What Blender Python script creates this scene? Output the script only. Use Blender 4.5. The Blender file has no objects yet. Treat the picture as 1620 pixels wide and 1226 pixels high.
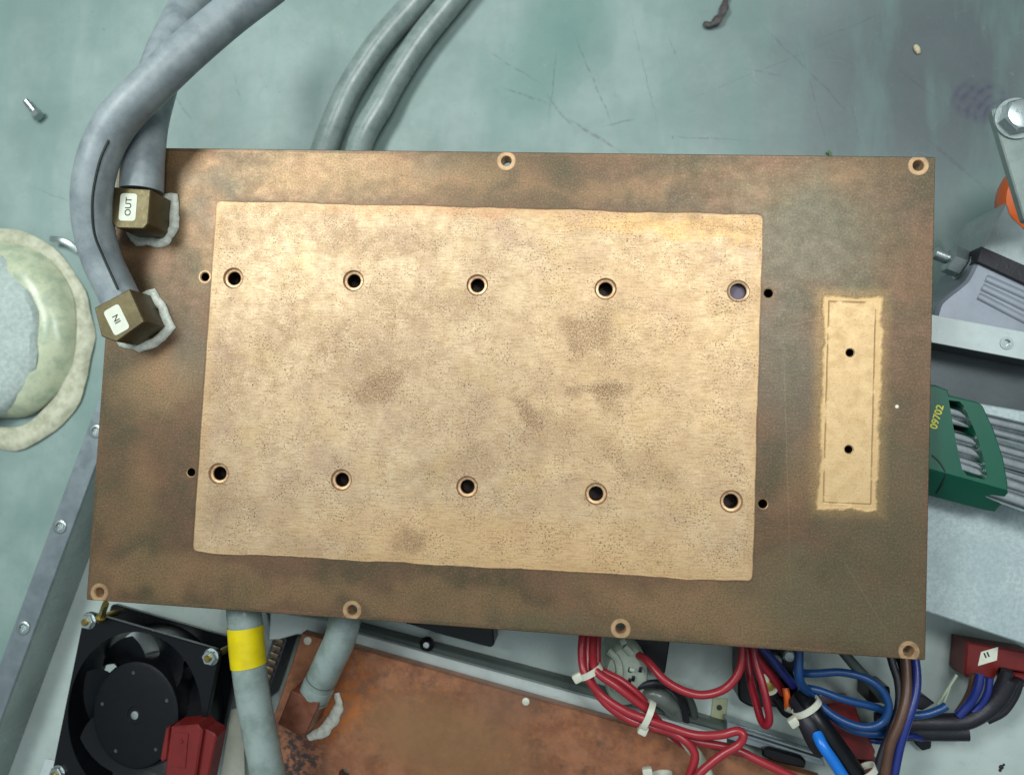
import bpy, bmesh, math, random
from mathutils import Vector, Matrix, noise
from mathutils.geometry import delaunay_2d_cdt
random.seed(7)
S = 0.001                                   # all lengths below are in millimetres
SC = bpy.context.scene
# ------------------------------------------------------------------ camera
FPX, CX, CY = 1220.0, 810.0, 613.0
rx, ry, rz = -0.0528, -0.0950, -0.0464
Rm = (Matrix.Rotation(rx, 3, 'X') @ Matrix.Rotation(ry, 3, 'Y') @ Matrix.Rotation(rz, 3, 'Z'))
TV = Vector((-8.22, 0.40, -370.7))
RT = Rm.transposed()
CAM = -(RT @ TV)
cd = bpy.data.cameras.new('camera'); co = bpy.data.objects.new('camera', cd)
SC.collection.objects.link(co); SC.camera = co
co.matrix_world = Matrix.Translation(CAM * S) @ RT.to_4x4()
cd.sensor_fit = 'HORIZONTAL'; cd.sensor_width = 36; cd.lens = FPX / 1620 * 36
cd.clip_start = 0.01; cd.clip_end = 50
cd.dof.use_dof = True; cd.dof.focus_distance = 0.372; cd.dof.aperture_fstop = 9.0
# ------------------------------------------------------------------ light
SC.view_settings.view_transform = 'Standard'; SC.view_settings.look = 'None'
SC.view_settings.exposure = 0.0; SC.view_settings.gamma = 1.0
w = bpy.data.worlds.new('World'); SC.world = w; w.use_nodes = True
_t = w.node_tree; _bg = _t.nodes['Background']                 # a dim room: pale ceiling, darker walls
_tc = _t.nodes.new('ShaderNodeTexCoord'); _sx = _t.nodes.new('ShaderNodeSeparateXYZ'); _t.links.new(_tc.outputs['Generated'], _sx.inputs[0])
_cr = _t.nodes.new('ShaderNodeValToRGB'); _t.links.new(_sx.outputs[2], _cr.inputs[0])
_el = _cr.color_ramp.elements; _el[0].position = 0.0; _el[0].color = (.10, .12, .13, 1); _el[1].position = 1.0; _el[1].color = (.80, .93, .98, 1)
_e = _el.new(.45); _e.color = (.22, .27, .29, 1); _e = _el.new(.75); _e.color = (.62, .72, .76, 1)
_t.links.new(_cr.outputs[0], _bg.inputs[0]); _bg.inputs[1].default_value = 0.56

def area(name, loc, target, sx, sy, watts, col):
    l = bpy.data.lights.new(name, 'AREA'); l.shape = 'RECTANGLE'; l.size = sx; l.size_y = sy
    l.energy = watts; l.color = col
    o = bpy.data.objects.new(name, l); SC.collection.objects.link(o)
    o.location = loc
    o.rotation_euler = (Vector(target) - Vector(loc)).to_track_quat('-Z', 'Y').to_euler()
    return o
area('ceiling_lamp', (-0.52, 0.42, 0.95), (-0.05, 0.02, -0.1), 0.50, 0.24, 9.2, (0.93, 1.0, 0.98))
area('ceiling_lamp', (0.33, 0.36, 1.10), (0.09, 0.06, 0), 0.50, 0.18, 6.6, (0.97, 1.0, 1.0))
# ------------------------------------------------------------------ helpers
def P(px, py, z=0.0):
    """world point (mm) seen at photograph pixel, on the horizontal plane z"""
    d = RT @ Vector(((px - CX) / FPX, -(py - CY) / FPX, -1.0))
    return CAM + d * ((z - CAM.z) / d.z)
def PP(pts, z=0.0): return [P(a, b, z) for a, b in pts]
ORG = {}
def setp(o, label=None, cat=None, group=None, kind=None):
    if label: o['label'] = label
    if cat: o['category'] = cat
    if group: o['group'] = group
    if kind: o['kind'] = kind
    return o
def thing(name, label, cat, base, group=None):
    o = bpy.data.objects.new(name, None); SC.collection.objects.link(o)
    o.empty_display_size = 0.01
    b = Vector(base); o.location = b * S; ORG[o] = b
    return setp(o, label, cat, group)
def build(name, bm, mats, parent=None, base=None, smooth=38):
    bmesh.ops.remove_doubles(bm, verts=bm.verts, dist=0.001)
    bmesh.ops.recalc_face_normals(bm, faces=bm.faces)
    b = ORG[parent] if parent else Vector(base if base is not None else (0, 0, 0))
    lim = math.radians(smooth)
    for e in bm.edges:
        e.smooth = (len(e.link_faces) == 2 and e.calc_face_angle(0) < lim)
    for f in bm.faces: f.smooth = True
    for v in bm.verts: v.co = (v.co - b) * S
    me = bpy.data.meshes.new(name); bm.to_mesh(me); bm.free()
    o = bpy.data.objects.new(name, me); SC.collection.objects.link(o)
    for m in (mats if isinstance(mats, (list, tuple)) else [mats]): me.materials.append(m)
    if parent: o.parent = parent
    else: o.location = b * S
    ORG[o] = b
    return o
def frame(o, x, y=None, z=None):
    """4x4 from origin and axes (x axis dir, z up by default)"""
    x = Vector(x).normalized(); z = Vector(z or (0, 0, 1)).normalized()
    y = z.cross(x).normalized(); x = y.cross(z)
    m = Matrix((x, y, z)).transposed().to_4x4(); m.translation = Vector(o)
    return m
def box(bm, mtx, sx, sy, sz, bev=0.0, seg=2, mi=0):
    """box with base centre at mtx origin"""
    r = bmesh.ops.create_cube(bm, size=1.0)
    vs = r['verts']
    for v in vs: v.co = Vector((v.co.x * sx, v.co.y * sy, (v.co.z + .5) * sz))
    fs = set(f for v in vs for f in v.link_faces)
    if bev > 0:
        es = list(set(e for v in vs for e in v.link_edges))
        r = bmesh.ops.bevel(bm, geom=es, offset=bev, segments=seg, profile=0.5, affect='EDGES')
        fs = set(r['faces']) | set(f for f in fs if f.is_valid)
        vs = list(set(v for f in fs for v in f.verts))
    for f in fs: f.material_index = mi
    bmesh.ops.transform(bm, matrix=mtx, verts=vs)
    return vs
def lathe(bm, mtx, prof, seg=32, mi=0, phase=0.0):
    rings = []
    for r, z in prof:
        if r < 1e-6: rings.append([bm.verts.new(mtx @ Vector((0, 0, z)))])
        else: rings.append([bm.verts.new(mtx @ Vector((r * math.cos(2 * math.pi * i / seg + phase), r * math.sin(2 * math.pi * i / seg + phase), z))) for i in range(seg)])
    for a, b in zip(rings, rings[1:]):
        for i in range(seg):
            j = (i + 1) % seg
            q = [a[i % len(a)], a[j % len(a)], b[j % len(b)], b[i % len(b)]]
            u = []
            for v in q:
                if v not in u: u.append(v)
            if len(u) >= 3:
                f = bm.faces.new(u); f.material_index = mi
def catmull(pts, n=10):
    pts = [Vector(p) for p in pts]
    a = [pts[0] * 2 - pts[1]] + pts + [pts[-1] * 2 - pts[-2]]
    out = []
    for i in range(1, len(a) - 2):
        p0, p1, p2, p3 = a[i - 1], a[i], a[i + 1], a[i + 2]
        for k in range(n):
            t = k / n
            out.append(0.5 * ((2 * p1) + (p2 - p0) * t + (2 * p0 - 5 * p1 + 4 * p2 - p3) * t * t + (3 * p1 - p0 - 3 * p2 + p3) * t ** 3))
    out.append(pts[-1])
    return out
def tube(bm, pts, r, seg=14, cap=True, mi=0, flat=1.0, rfun=None):
    """sweep through world points; r radius; flat squashes in z"""
    n = len(pts)
    T = [(pts[min(i + 1, n - 1)] - pts[max(i - 1, 0)]).normalized() for i in range(n)]
    ref = Vector((0, 0, 1)) if abs(T[0].z) < .9 else Vector((1, 0, 0))
    U = T[0].cross(ref).normalized(); rings = []
    for i in range(n):
        U = (U - T[i] * U.dot(T[i])).normalized(); V = T[i].cross(U)
        rr = rfun(i / (n - 1)) * r if rfun else r
        rings.append([bm.verts.new(pts[i] + U * (rr * math.cos(2 * math.pi * k / seg)) + V * (rr * flat * math.sin(2 * math.pi * k / seg))) for k in range(seg)])
    for a, b in zip(rings, rings[1:]):
        for k in range(seg):
            j = (k + 1) % seg
            f = bm.faces.new((a[k], a[j], b[j], b[k])); f.material_index = mi
    if cap:
        for rg in (rings[0], rings[-1]):
            f = bm.faces.new(rg); f.material_index = mi
def inside(p, poly):
    c = False; n = len(poly)
    for i in range(n):
        a, b = poly[i], poly[(i + 1) % n]
        if (a[1] > p[1]) != (b[1] > p[1]) and p[0] < (b[0] - a[0]) * (p[1] - a[1]) / (b[1] - a[1]) + a[0]: c = not c
    return c
def offset(poly, d):
    n = len(poly); out = []
    ar = sum(poly[i][0] * poly[(i + 1) % n][1] - poly[(i + 1) % n][0] * poly[i][1] for i in range(n))
    s = 1 if ar > 0 else -1
    for i in range(n):
        a, b, c = Vector(poly[i - 1][:2]), Vector(poly[i][:2]), Vector(poly[(i + 1) % n][:2])
        e1 = (b - a).normalized(); e2 = (c - b).normalized()
        n1 = Vector((-e1.y, e1.x)) * s; n2 = Vector((-e2.y, e2.x)) * s
        m = (n1 + n2); m = m.normalized() / max(.3, m.normalized().dot(n1))
        q = b + m * d; out.append((q.x, q.y))
    return out
def circle(c, r, n=32, sy=1): return [(c[0] + r * math.cos(2 * math.pi * i / n), c[1] + r * sy * math.sin(2 * math.pi * i / n)) for i in range(n)]
def slab(bm, outer, holes, z0, z1, ch=0.0, mi=0, mtx=None, grid=0, hr=()):
    """flat body with through holes; ch = top/bottom edge chamfer of the outline"""
    mtx = mtx or Matrix.Identity(4)
    outer = [(p[0], p[1]) for p in outer]
    inn = offset(outer, ch) if ch else outer
    loops = [inn] + holes
    co2, ed = [], []
    for L in loops:
        s = len(co2); co2 += [Vector(p) for p in L]
        ed += [(s + i, s + (i + 1) % len(L)) for i in range(len(L))]
    if grid:
        xs = [p[0] for p in inn]; ys = [p[1] for p in inn]
        nx, ny = int((max(xs) - min(xs)) / grid), int((max(ys) - min(ys)) / grid)
        for i in range(1, nx):
            for j in range(1, ny):
                q = Vector((min(xs) + (max(xs) - min(xs)) * (i + .13 * (j % 2)) / nx, min(ys) + (max(ys) - min(ys)) * j / ny))
                if all((q.x - c[0]) ** 2 + (q.y - c[1]) ** 2 > (r + .7) ** 2 for c, r in hr): co2.append(q)
    v2, e2, f2, _, _, _ = delaunay_2d_cdt(co2, ed, [], 0, 1e-5)
    keep = []
    for f in f2:
        c = (sum(v2[i][0] for i in f) / len(f), sum(v2[i][1] for i in f) / len(f))
        if inside(c, inn) and not any(inside(c, h) for h in holes): keep.append(f)
    for z in (z0, z1):
        vs = [bm.verts.new(mtx @ Vector((v[0], v[1], z))) for v in v2]
        for f in keep:
            q = bm.faces.new([vs[i] for i in f]); q.material_index = mi
    def wall(A, za, B, zb):
        n = len(A)
        va = [bm.verts.new(mtx @ Vector((p[0], p[1], za))) for p in A]; vb = [bm.verts.new(mtx @ Vector((p[0], p[1], zb))) for p in B]
        for i in range(n):
            j = (i + 1) % n
            q = bm.faces.new((va[i], va[j], vb[j], vb[i])); q.material_index = mi
    if ch:
        wall(inn, z0, outer, z0 + ch); wall(outer, z0 + ch, outer, z1 - ch); wall(outer, z1 - ch, inn, z1)
    else: wall(outer, z0, outer, z1)
    for h in holes: wall(h, z0, h, z1)
def rounded(poly, r, n=4):
    out = []
    m = len(poly)
    for i in range(m):
        a, b, c = Vector(poly[i - 1][:2]), Vector(poly[i][:2]), Vector(poly[(i + 1) % m][:2])
        p = b + (a - b).normalized() * r; q = b + (c - b).normalized() * r
        for k in range(n + 1):
            t = k / n; x = (1 - t) ** 2 * p + 2 * t * (1 - t) * b + t * t * q
            out.append((x.x, x.y))
    return out
def text_into(bm, s, size, mtx, mi, bold=0.0, depth=0.05):
    cu = bpy.data.curves.new('lettering', 'FONT'); cu.body = s; cu.size = size; cu.align_x = 'CENTER'; cu.align_y = 'CENTER'
    cu.extrude = depth; cu.offset = bold
    o = bpy.data.objects.new('lettering', cu); SC.collection.objects.link(o)
    dg = bpy.context.evaluated_depsgraph_get(); me = bpy.data.meshes.new_from_object(o.evaluated_get(dg))
    me.transform(mtx)
    nf = len(bm.faces); bm.from_mesh(me); bm.faces.ensure_lookup_table()
    for f in bm.faces[nf:]: f.material_index = mi
    bpy.data.objects.remove(o); bpy.data.curves.remove(cu); bpy.data.meshes.remove(me)
def hexnut(bm, mtx, af, h, bore, mi=0):
    R = af / math.sqrt(3)
    lathe(bm, mtx, [(bore, 0), (R, 0), (R, h * .85), (R * .9, h), (bore, h), (bore, 0)], 6, mi)
# ------------------------------------------------------------------ node helper
def lin(h):
    c = [int(h[i:i + 2], 16) / 255 for i in (0, 2, 4)]
    return tuple((x / 12.92 if x <= .04045 else ((x + .055) / 1.055) ** 2.4) for x in c) + (1,)
class G:
    def __init__(s, name):
        s.m = bpy.data.materials.new(name); s.m.use_nodes = True; s.t = s.m.node_tree; s.n = s.t.nodes; s.l = s.t.links
        s.b = s.n['Principled BSDF']
        tc = s.n.new('ShaderNodeTexCoord')
        v = s.n.new('ShaderNodeVectorMath'); v.operation = 'SCALE'; s.l.new(tc.outputs['Object'], v.inputs[0]); v.inputs['Scale'].default_value = 1000
        s.co = v.outputs[0]
    def put(s, sock, v):
        if v is None: return
        if hasattr(v, 'links') or isinstance(v, bpy.types.NodeSocket): s.l.new(v, sock)
        else: sock.default_value = v
    def math(s, op, a, b=None, c=None, clamp=False):
        n = s.n.new('ShaderNodeMath'); n.operation = op; n.use_clamp = clamp
        for i, x in enumerate((a, b, c)): s.put(n.inputs[i], x)
        return n.outputs[0]
    def vec(s, v=None, loc=(0, 0, 0), rot=0, scale=(1, 1, 1), typ='POINT'):
        n = s.n.new('ShaderNodeMapping'); n.vector_type = typ; s.l.new(v or s.co, n.inputs[0])
        n.inputs['Location'].default_value = loc; n.inputs['Rotation'].default_value = (0, 0, rot); n.inputs['Scale'].default_value = scale
        return n.outputs[0]
    def noise(s, sc, det=3, rough=.5, v=None, dist=0.0):
        n = s.n.new('ShaderNodeTexNoise'); s.l.new(v or s.co, n.inputs['Vector'])
        n.inputs['Scale'].default_value = sc; n.inputs['Detail'].default_value = det; n.inputs['Roughness'].default_value = rough; n.inputs['Distortion'].default_value = dist
        return n.outputs[0]
    def ss(s, x, a, b, lo=0.0, hi=1.0):
        n = s.n.new('ShaderNodeMapRange'); n.interpolation_type = 'SMOOTHSTEP'; s.put(n.inputs[0], x)
        n.inputs[1].default_value = a; n.inputs[2].default_value = b; n.inputs[3].default_value = lo; n.inputs[4].default_value = hi
        return n.outputs[0]
    def mix(s, f, a, b, mode='MIX'):
        n = s.n.new('ShaderNodeMix'); n.data_type = 'RGBA'; n.blend_type = mode
        s.put(n.inputs[0], f); s.put(n.inputs[6], a); s.put(n.inputs[7], b)
        return n.outputs[2]
    def ell(s, c, rx, ry, rot=0, soft=0.6, v=None):
        """1 inside an ellipse at c (mm), fading out"""
        m = s.vec(v, loc=(c[0], c[1], 0), rot=rot, scale=(rx, ry, 1e6), typ='TEXTURE')
        n = s.n.new('ShaderNodeVectorMath'); n.operation = 'LENGTH'; s.l.new(m, n.inputs[0])
        return s.ss(n.outputs[1], 1 - soft / 2, 1 + soft / 2, 1, 0)
    def seg(s, a, b, wd, v=None):
        a = Vector(a[:2]); b = Vector(b[:2]); c = (a + b) / 2; L = (b - a).length / 2
        return s.ell(c, L, wd, math.atan2((b - a).y, (b - a).x), 0.9, v)
    def bump(s, h, dist, strength=1.0, prev=None):
        n = s.n.new('ShaderNodeBump'); n.inputs['Distance'].default_value = dist * S; n.inputs['Strength'].default_value = strength
        s.put(n.inputs['Height'], h)
        if prev is not None: s.l.new(prev, n.inputs['Normal'])
        return n.outputs[0]
    def out(s, col=None, rough=None, metal=None, normal=None, **k):
        s.put(s.b.inputs['Base Color'], col); s.put(s.b.inputs['Roughness'], rough); s.put(s.b.inputs['Metallic'], metal)
        if normal is not None: s.l.new(normal, s.b.inputs['Normal'])
        for a, v in k.items(): s.put(s.b.inputs[a], v)
        return s.m
def simple(name, c, rough=.5, metal=0.0, dark=None, sc=.15, amt=.5, bump=.15, bsc=1.2, spec=None, coat=0):
    g = G(name)
    a = lin(c); b = lin(dark) if dark else tuple(x * .72 for x in a[:3]) + (1,)
    f = g.math('MULTIPLY', g.ss(g.noise(sc, 5, .6), .35, .7), amt)
    f2 = g.math('MULTIPLY', g.ss(g.noise(sc * 9, 3, .6), .55, .75), amt * .5)
    col = g.mix(f2, g.mix(f, a, b), b)
    r = g.math('ADD', g.math('MULTIPLY', g.noise(sc * 3, 4), .22), rough - .11)
    k = {}
    if spec is not None: k['Specular IOR Level'] = spec
    if coat: k['Coat Weight'] = coat
    return g.out(col, r, metal, g.bump(g.noise(bsc, 4, .6), bump, .5), **k)
M = {}
# ------------------------------------------------------------------ plate outline data
PLW, PLH = 400.0, 229.4
BIG = [(369, 440), (559, 444), (755, 451), (958, 457), (1168, 461), (346, 749), (540, 759), (739, 770), (943, 781), (1157, 793)]
SMALL = [(324, 438), (1216, 464), (302, 747), (1207, 797)]
EDGE = [(801, 255), (1453, 262), (157, 937), (557, 965), (982, 994), (1438, 1030)]
TINY = [(1345, 558), (1343, 711)]
def xy(p): q = P(*p, 0); return (q.x, q.y)

# stains and painted sheen of the plate: px, py in the photograph, half sizes in mm, turn, amount
STAINS_AND_SHEEN = {
    'copm': (1.1, [(560, 275, 75, 11, 0, 1), (470, 300, 40, 7, 0, .8), (300, 250, 12, 8, 0, .9), (285, 300, 9, 16, 0, .7), (265, 390, 28, 9, .2, .5), (250, 610, 26, 16, .5, .8), (225, 620, 22, 12, .3, .5), (240, 905, 38, 10, -.1, .7), (200, 800, 16, 26, 0, .45), (420, 925, 55, 7, -.06, .6), (700, 960, 80, 8, -.05, .55), (1120, 960, 60, 13, -.05, .85), (1240, 940, 22, 12, 0, .7), (1010, 940, 34, 6, 0, .5), (760, 300, 40, 7, 0, .5), (1250, 290, 35, 10, 0, .45), (1330, 285, 24, 7, 0, .5), (1260, 740, 10, 18, 0, .4), (330, 380, 6, 20, 0, .8), (985, 300, 30, 7, 0, .45)]),
    'dkm': (.9, [(1040, 333, 50, 2.4, -.02, 1), (420, 316, 22, 2.2, 0, .9), (1203, 360, 2, 8, 0, .8), (1198, 590, 2.5, 3, 0, .9), (785, 286, 8, 5, .7, 1), (400, 262, 16, 8, 0, .8), (370, 300, 14, 6, .3, .8), (200, 860, 14, 6, .5, .9), (790, 282, 9, 5, .6, 1), (1080, 268, 90, 7, 0, .45), (1430, 330, 26, 18, .3, .9), (1400, 560, 12, 40, 0, .4), (1440, 900, 8, 40, 0, .35), (300, 500, 10, 22, 0, .6), (185, 720, 7, 30, 0, .4), (640, 300, 20, 5, 0, .55), (900, 320, 60, 4, -.02, .7), (1300, 900, 40, 14, .3, .35), (330, 885, 12, 7, 0, .7), (600, 893, 30, 3, -.04, .7), (1150, 932, 10, 5, 0, .6), (1440, 700, 9, 30, 0, .3)]),
    'grn': (1.2, [(1350, 960, 50, 20, 0, .8), (1400, 800, 24, 40, 0, .5), (1290, 360, 32, 24, 0, .6), (880, 1000, 50, 5, 0, .5)]),
    'gry': (1.3, [(1270, 380, 26, 26, 0, .9), (1235, 560, 14, 40, 0, .9), (320, 290, 16, 8, 0, .6), (300, 560, 9, 16, 0, .6), (690, 262, 12, 6, 0, .5), (300, 360, 8, 10, 0, .5)]),  # first two patches paint the grey sheen right of the cleaned rectangle
    'smm': (1.2, [(590, 590, 11, 11, 0, .9), (575, 555, 30, 18, 0, .45), (935, 525, 10, 8, 0, .8), (960, 490, 9, 6, 0, .6), (940, 628, 12, 5, -.2, 1), (830, 662, 10, 4, -.3, .9), (660, 850, 9, 6, 0, .7), (380, 360, 30, 9, .4, .5), (600, 370, 34, 7, 0, .5), (480, 350, 22, 5, 0, .45), (660, 480, 26, 9, 0, .4), (430, 540, 24, 20, 0, .35), (350, 600, 10, 28, 0, .4), (720, 740, 30, 8, .2, .35), (1100, 350, 32, 4, 0, .55), (890, 700, 40, 8, 0, .3), (340, 800, 10, 16, 0, .35), (700, 625, 50, 10, .1, .25), (1000, 720, 26, 6, -.3, .35), (960, 575, 20, 8, 0, .35)]),
}
def plate_material():
    g = G('tarnished_brass')
    warp = g.n.new('ShaderNodeVectorMath'); warp.operation = 'MULTIPLY_ADD'
    nn = g.n.new('ShaderNodeTexNoise'); g.l.new(g.co, nn.inputs['Vector']); nn.inputs['Scale'].default_value = .07; nn.inputs['Detail'].default_value = 5; nn.inputs['Roughness'].default_value = .62
    sub = g.n.new('ShaderNodeVectorMath'); sub.operation = 'SUBTRACT'; g.l.new(nn.outputs['Color'], sub.inputs[0]); sub.inputs[1].default_value = (.5, .5, .5)
    g.l.new(sub.outputs[0], warp.inputs[0]); warp.inputs[1].default_value = (26, 26, 0); g.l.new(g.co, warp.inputs[2])
    wv = warp.outputs[0]
    sep = g.n.new('ShaderNodeSeparateXYZ'); g.l.new(g.co, sep.inputs[0]); X, Y = sep.outputs[0], sep.outputs[1]
    def half(a, b):                     # signed distance, positive to the left of a->b
        a, b = Vector(xy(a)), Vector(xy(b)); d = (b - a).normalized(); n = Vector((-d.y, d.x))
        return g.math('SUBTRACT', g.math('ADD', g.math('MULTIPLY', X, n.x), g.math('MULTIPLY', Y, n.y)), a.dot(n))
    fine = g.noise(1.05, 6, .85); med = g.noise(.16, 6, .65); big = g.noise(.028, 5, .6); spk = g.noise(1.25, 5, .8)
    streak = g.noise(.5, 4, .6, g.vec(scale=(.25, 2.2, 1), rot=.02))
    cloud = g.noise(.045, 6, .7, g.vec(loc=(40, 10, 0)))
    # ---------- edge of the cleaned rectangle
    q = [(343, 318), (1207, 340), (1190, 919), (305, 872)]
    ej = g.math('MULTIPLY', g.math('SUBTRACT', g.noise(.04, 5, .55), .5), 3.6)
    sides = [half(q[(i + 1) % 4], q[i]) for i in range(4)]
    sides = [half(q[1], q[0]), half(q[2], q[1]), half(q[3], q[2]), half(q[0], q[3])]
    s_top, s_right, s_bot, s_left = sides
    s_left2 = g.math('ADD', s_left, g.math('MULTIPLY', ej, .25)); s_right2 = g.math('ADD', s_right, g.math('MULTIPLY', ej, .45))
    s_top2 = g.math('ADD', s_top, g.math('MULTIPLY', ej, .8)); s_bot2 = g.math('ADD', s_bot, g.math('MULTIPLY', ej, .9))
    d = g.math('SMOOTH_MIN', g.math('SMOOTH_MIN', s_left2, s_right2, 3.0), g.math('SMOOTH_MIN', s_top2, s_bot2, 3.0), 4.0)
    clean = g.ss(d, -.35, .35)
    def acc(a, b): return b if a is None else g.math('MAXIMUM', a, b)
    def att(n):
        x = g.n.new('ShaderNodeAttribute'); x.attribute_name = n; return x.outputs['Fac']
    # ---------- border colour
    olive = lin('48432f'); brown = lin('6d513d'); cop = lin('a9865f'); dk = lin('4a4233'); ochre = lin('86744f')
    bcol = g.mix(g.ss(big, .32, .68), olive, brown)
    bcol = g.mix(g.math('MULTIPLY', g.ss(cloud, .45, .68), .8), bcol, lin('5c4b35'))
    copm = att('stain_copm')
    copm = g.math('MULTIPLY', g.math('MULTIPLY', copm, .62), g.ss(spk, .32, .6))
    bcol = g.mix(copm, bcol, cop)
    halo = g.math('MULTIPLY', g.ss(d, -9, -.5), g.ss(med, .36, .62))
    bcol = g.mix(g.math('MULTIPLY', halo, .5), bcol, brown)
    dkm = att('stain_dkm')
    bcol = g.mix(g.math('MULTIPLY', dkm, g.ss(med, .3, .6, .2, .55)), bcol, dk)
    grn = att('stain_grn')
    bcol = g.mix(grn, bcol, lin('5f5942'))
    gry = att('stain_gry')
    bcol = g.mix(g.math('MULTIPLY', gry, .6), bcol, lin('58584c'))
    bcol = g.mix(g.math('MULTIPLY', g.ss(fine, .5, .64), .34), bcol, cop)
    bcol = g.mix(g.math('MULTIPLY', g.ss(fine, .48, .38), .35), bcol, lin('41382a'))
    bcol = g.mix(g.math('MULTIPLY', g.ss(streak, .55, .8), .25), bcol, ochre)
    # ---------- cleaned colour
    ccol = g.mix(g.ss(cloud, .35, .65), lin('ccb391'), lin('b49a7c'))
    ccol = g.mix(g.math('MULTIPLY', g.ss(med, .4, .68), .45), ccol, lin('ab8c68'))
    mauve = g.math('MULTIPLY', g.ss(g.noise(.035, 5, .65, g.vec(loc=(15, 90, 0))), .5, .68), .5)
    ccol = g.mix(mauve, ccol, lin('a08474'))
    gold = g.math('MULTIPLY', g.ss(g.noise(.04, 5, .6, g.vec(loc=(60, 33, 0))), .5, .7), .45)
    ccol = g.mix(gold, ccol, lin('c4a878'))
    yel = g.math('MULTIPLY', g.ell(xy((1040, 600)), 62, 75, .2, 1.4, wv), .3)
    ccol = g.mix(yel, ccol, lin('e0bb83'))
    ccol = g.mix(g.math('MULTIPLY', g.ell(xy((820, 870)), 95, 16, -.05, 1.2, wv), .5), ccol, lin('d5ac76'))
    ccol = g.mix(g.math('MULTIPLY', g.ell(xy((1060, 358)), 45, 4, -.03, 1.2, wv), .8), ccol, lin('d9ae74'))
    ccol = g.mix(g.math('MULTIPLY', g.ell(xy((700, 330)), 70, 4, 0, 1.2, wv), .6), ccol, lin('bb8c6c'))
    smm = att('stain_smm')
    smm2 = g.math('MULTIPLY', smm, g.ss(spk, .44, .54))
    ccol = g.mix(smm2, ccol, lin('6b5440'))
    ccol = g.mix(g.math('MULTIPLY', smm, .28), ccol, lin('94704f'))
    ccol = g.mix(g.math('MULTIPLY', g.ss(spk, .60, .74), .5), ccol, lin('8c6d4c'))
    ccol = g.mix(g.math('MULTIPLY', g.ss(fine, .5, .66), .42), ccol, lin('dcc6a2'))
    ccol = g.mix(g.math('MULTIPLY', g.ss(fine, .49, .36), .40), ccol, lin('8f7052'))
    pep = g.noise(1.25, 2, .6, g.vec(loc=(5, 5, 0), scale=(.8, 1.3, 1)))
    pmask = g.ss(g.noise(.06, 6, .75, g.vec(loc=(33, 11, 0))), .42, .60, .12, 1)
    pepper = g.math('MULTIPLY', g.ss(pep, .56, .63), g.math('MULTIPLY', pmask, .95))
    ccol = g.mix(pepper, ccol, lin('4f3f2f'))
    lines = g.noise(.9, 4, .7, g.vec(scale=(.16, 1.5, 1), rot=-.03))
    ccol = g.mix(g.math('MULTIPLY', g.ss(lines, .50, .62), .42), ccol, lin('8c6f4e'))
    ccol = g.mix(g.math('MULTIPLY', g.ss(d, 7, .5), .22), ccol, lin('b9935f'))
    # ---------- small cleaned bar on the right
    q2 = [(1312, 477), (1386, 479), (1378, 798), (1303, 795)]
    h2 = [half(q2[1], q2[0]), half(q2[2], q2[1]), half(q2[3], q2[2]), half(q2[0], q2[3])]
    ej2 = g.math('MULTIPLY', g.math('SUBTRACT', g.noise(.10, 5, .6), .5), 6)
    d2 = g.math('SMOOTH_MIN', g.math('SMOOTH_MIN', h2[0], h2[1], .8), g.math('SMOOTH_MIN', h2[2], h2[3], .8), .8)
    d2n = g.math('ADD', d2, ej2)
    bar = g.ss(d2n, -3.4, -1.4)
    glow = g.math('MULTIPLY', g.ss(d2n, -9, -2.5), g.ss(spk, .3, .62))
    bcol = g.mix(g.math('MULTIPLY', glow, .42), bcol, lin('b5935e'))
    rim = lin('c7a878'); barc = g.mix(g.math('MULTIPLY', g.ss(med, .4, .7), .5), lin('cdb083'), lin('b99766'))
    barc = g.mix(g.math('MULTIPLY', g.ss(fine, .5, .34), .35), barc, lin('a07a4e'))
    barc = g.mix(g.ss(d2, 0.0, -1.0), barc, rim)
    line2 = g.math('MULTIPLY', g.ss(g.math('ABSOLUTE', g.math('SUBTRACT', d2, g.math('MULTIPLY', ej2, .07))), .55, .1), g.ss(g.noise(.08, 4), .36, .5))
    barc = g.mix(g.math('MULTIPLY', line2, .6), barc, lin('8a6238'))
    col = g.mix(clean, bcol, ccol)
    col = g.mix(bar, col, barc)
    line = g.math('MULTIPLY', g.ss(g.math('ABSOLUTE', g.math('ADD', d, .4)), .8, .15), g.ss(g.noise(.05, 4), .34, .6))
    col = g.mix(g.math('MULTIPLY', line, .65), col, lin('5a422c'))
    # polished rings round the small holes
    ring = None
    for p in SMALL[:1] + EDGE:
        r = 4.5 if p in EDGE else (3.2 if p in SMALL else 2.4)
        ring = acc(ring, g.ell(xy(p), r, r, 0, .16))
    col = g.mix(g.math('MULTIPLY', ring, g.ss(med, .3, .6, .45, .9)), col, lin('bf9c74'))
    # hairline scratches
    scr = None
    for a, b in [((1230, 520), (1420, 470)), ((1330, 880), (1410, 1010)), ((620, 400), (850, 402)), ((900, 330), (1190, 372)), ((240, 700), (300, 560)), ((1000, 700), (1080, 480)), ((1120, 840), (1180, 560)), ((430, 840), (560, 600)), ((1240, 560), (1250, 900)), ((520, 262), (700, 292))]:
        scr = acc(scr, g.seg(xy(a), xy(b), .22))
    col = g.mix(g.math('MULTIPLY', scr, .07), col, lin('d9bf94'))
    white = g.ell(xy((1419, 643)), .75, .75, 0, .9)
    col = g.mix(white, col, lin('d8d4c0'))
    col = g.mix(g.math('MULTIPLY', g.math('MULTIPLY', g.ss(pep, .60, .68), bar), .45), col, lin('7a5c3a'))
    either = g.math('MAXIMUM', clean, bar)
    rough = g.math('ADD', g.ss(either, 0, 1, .42, .50), g.math('MULTIPLY', g.math('SUBTRACT', med, .5), .25))
    metal = g.ss(either, 0, 1, .5, .6)
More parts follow.
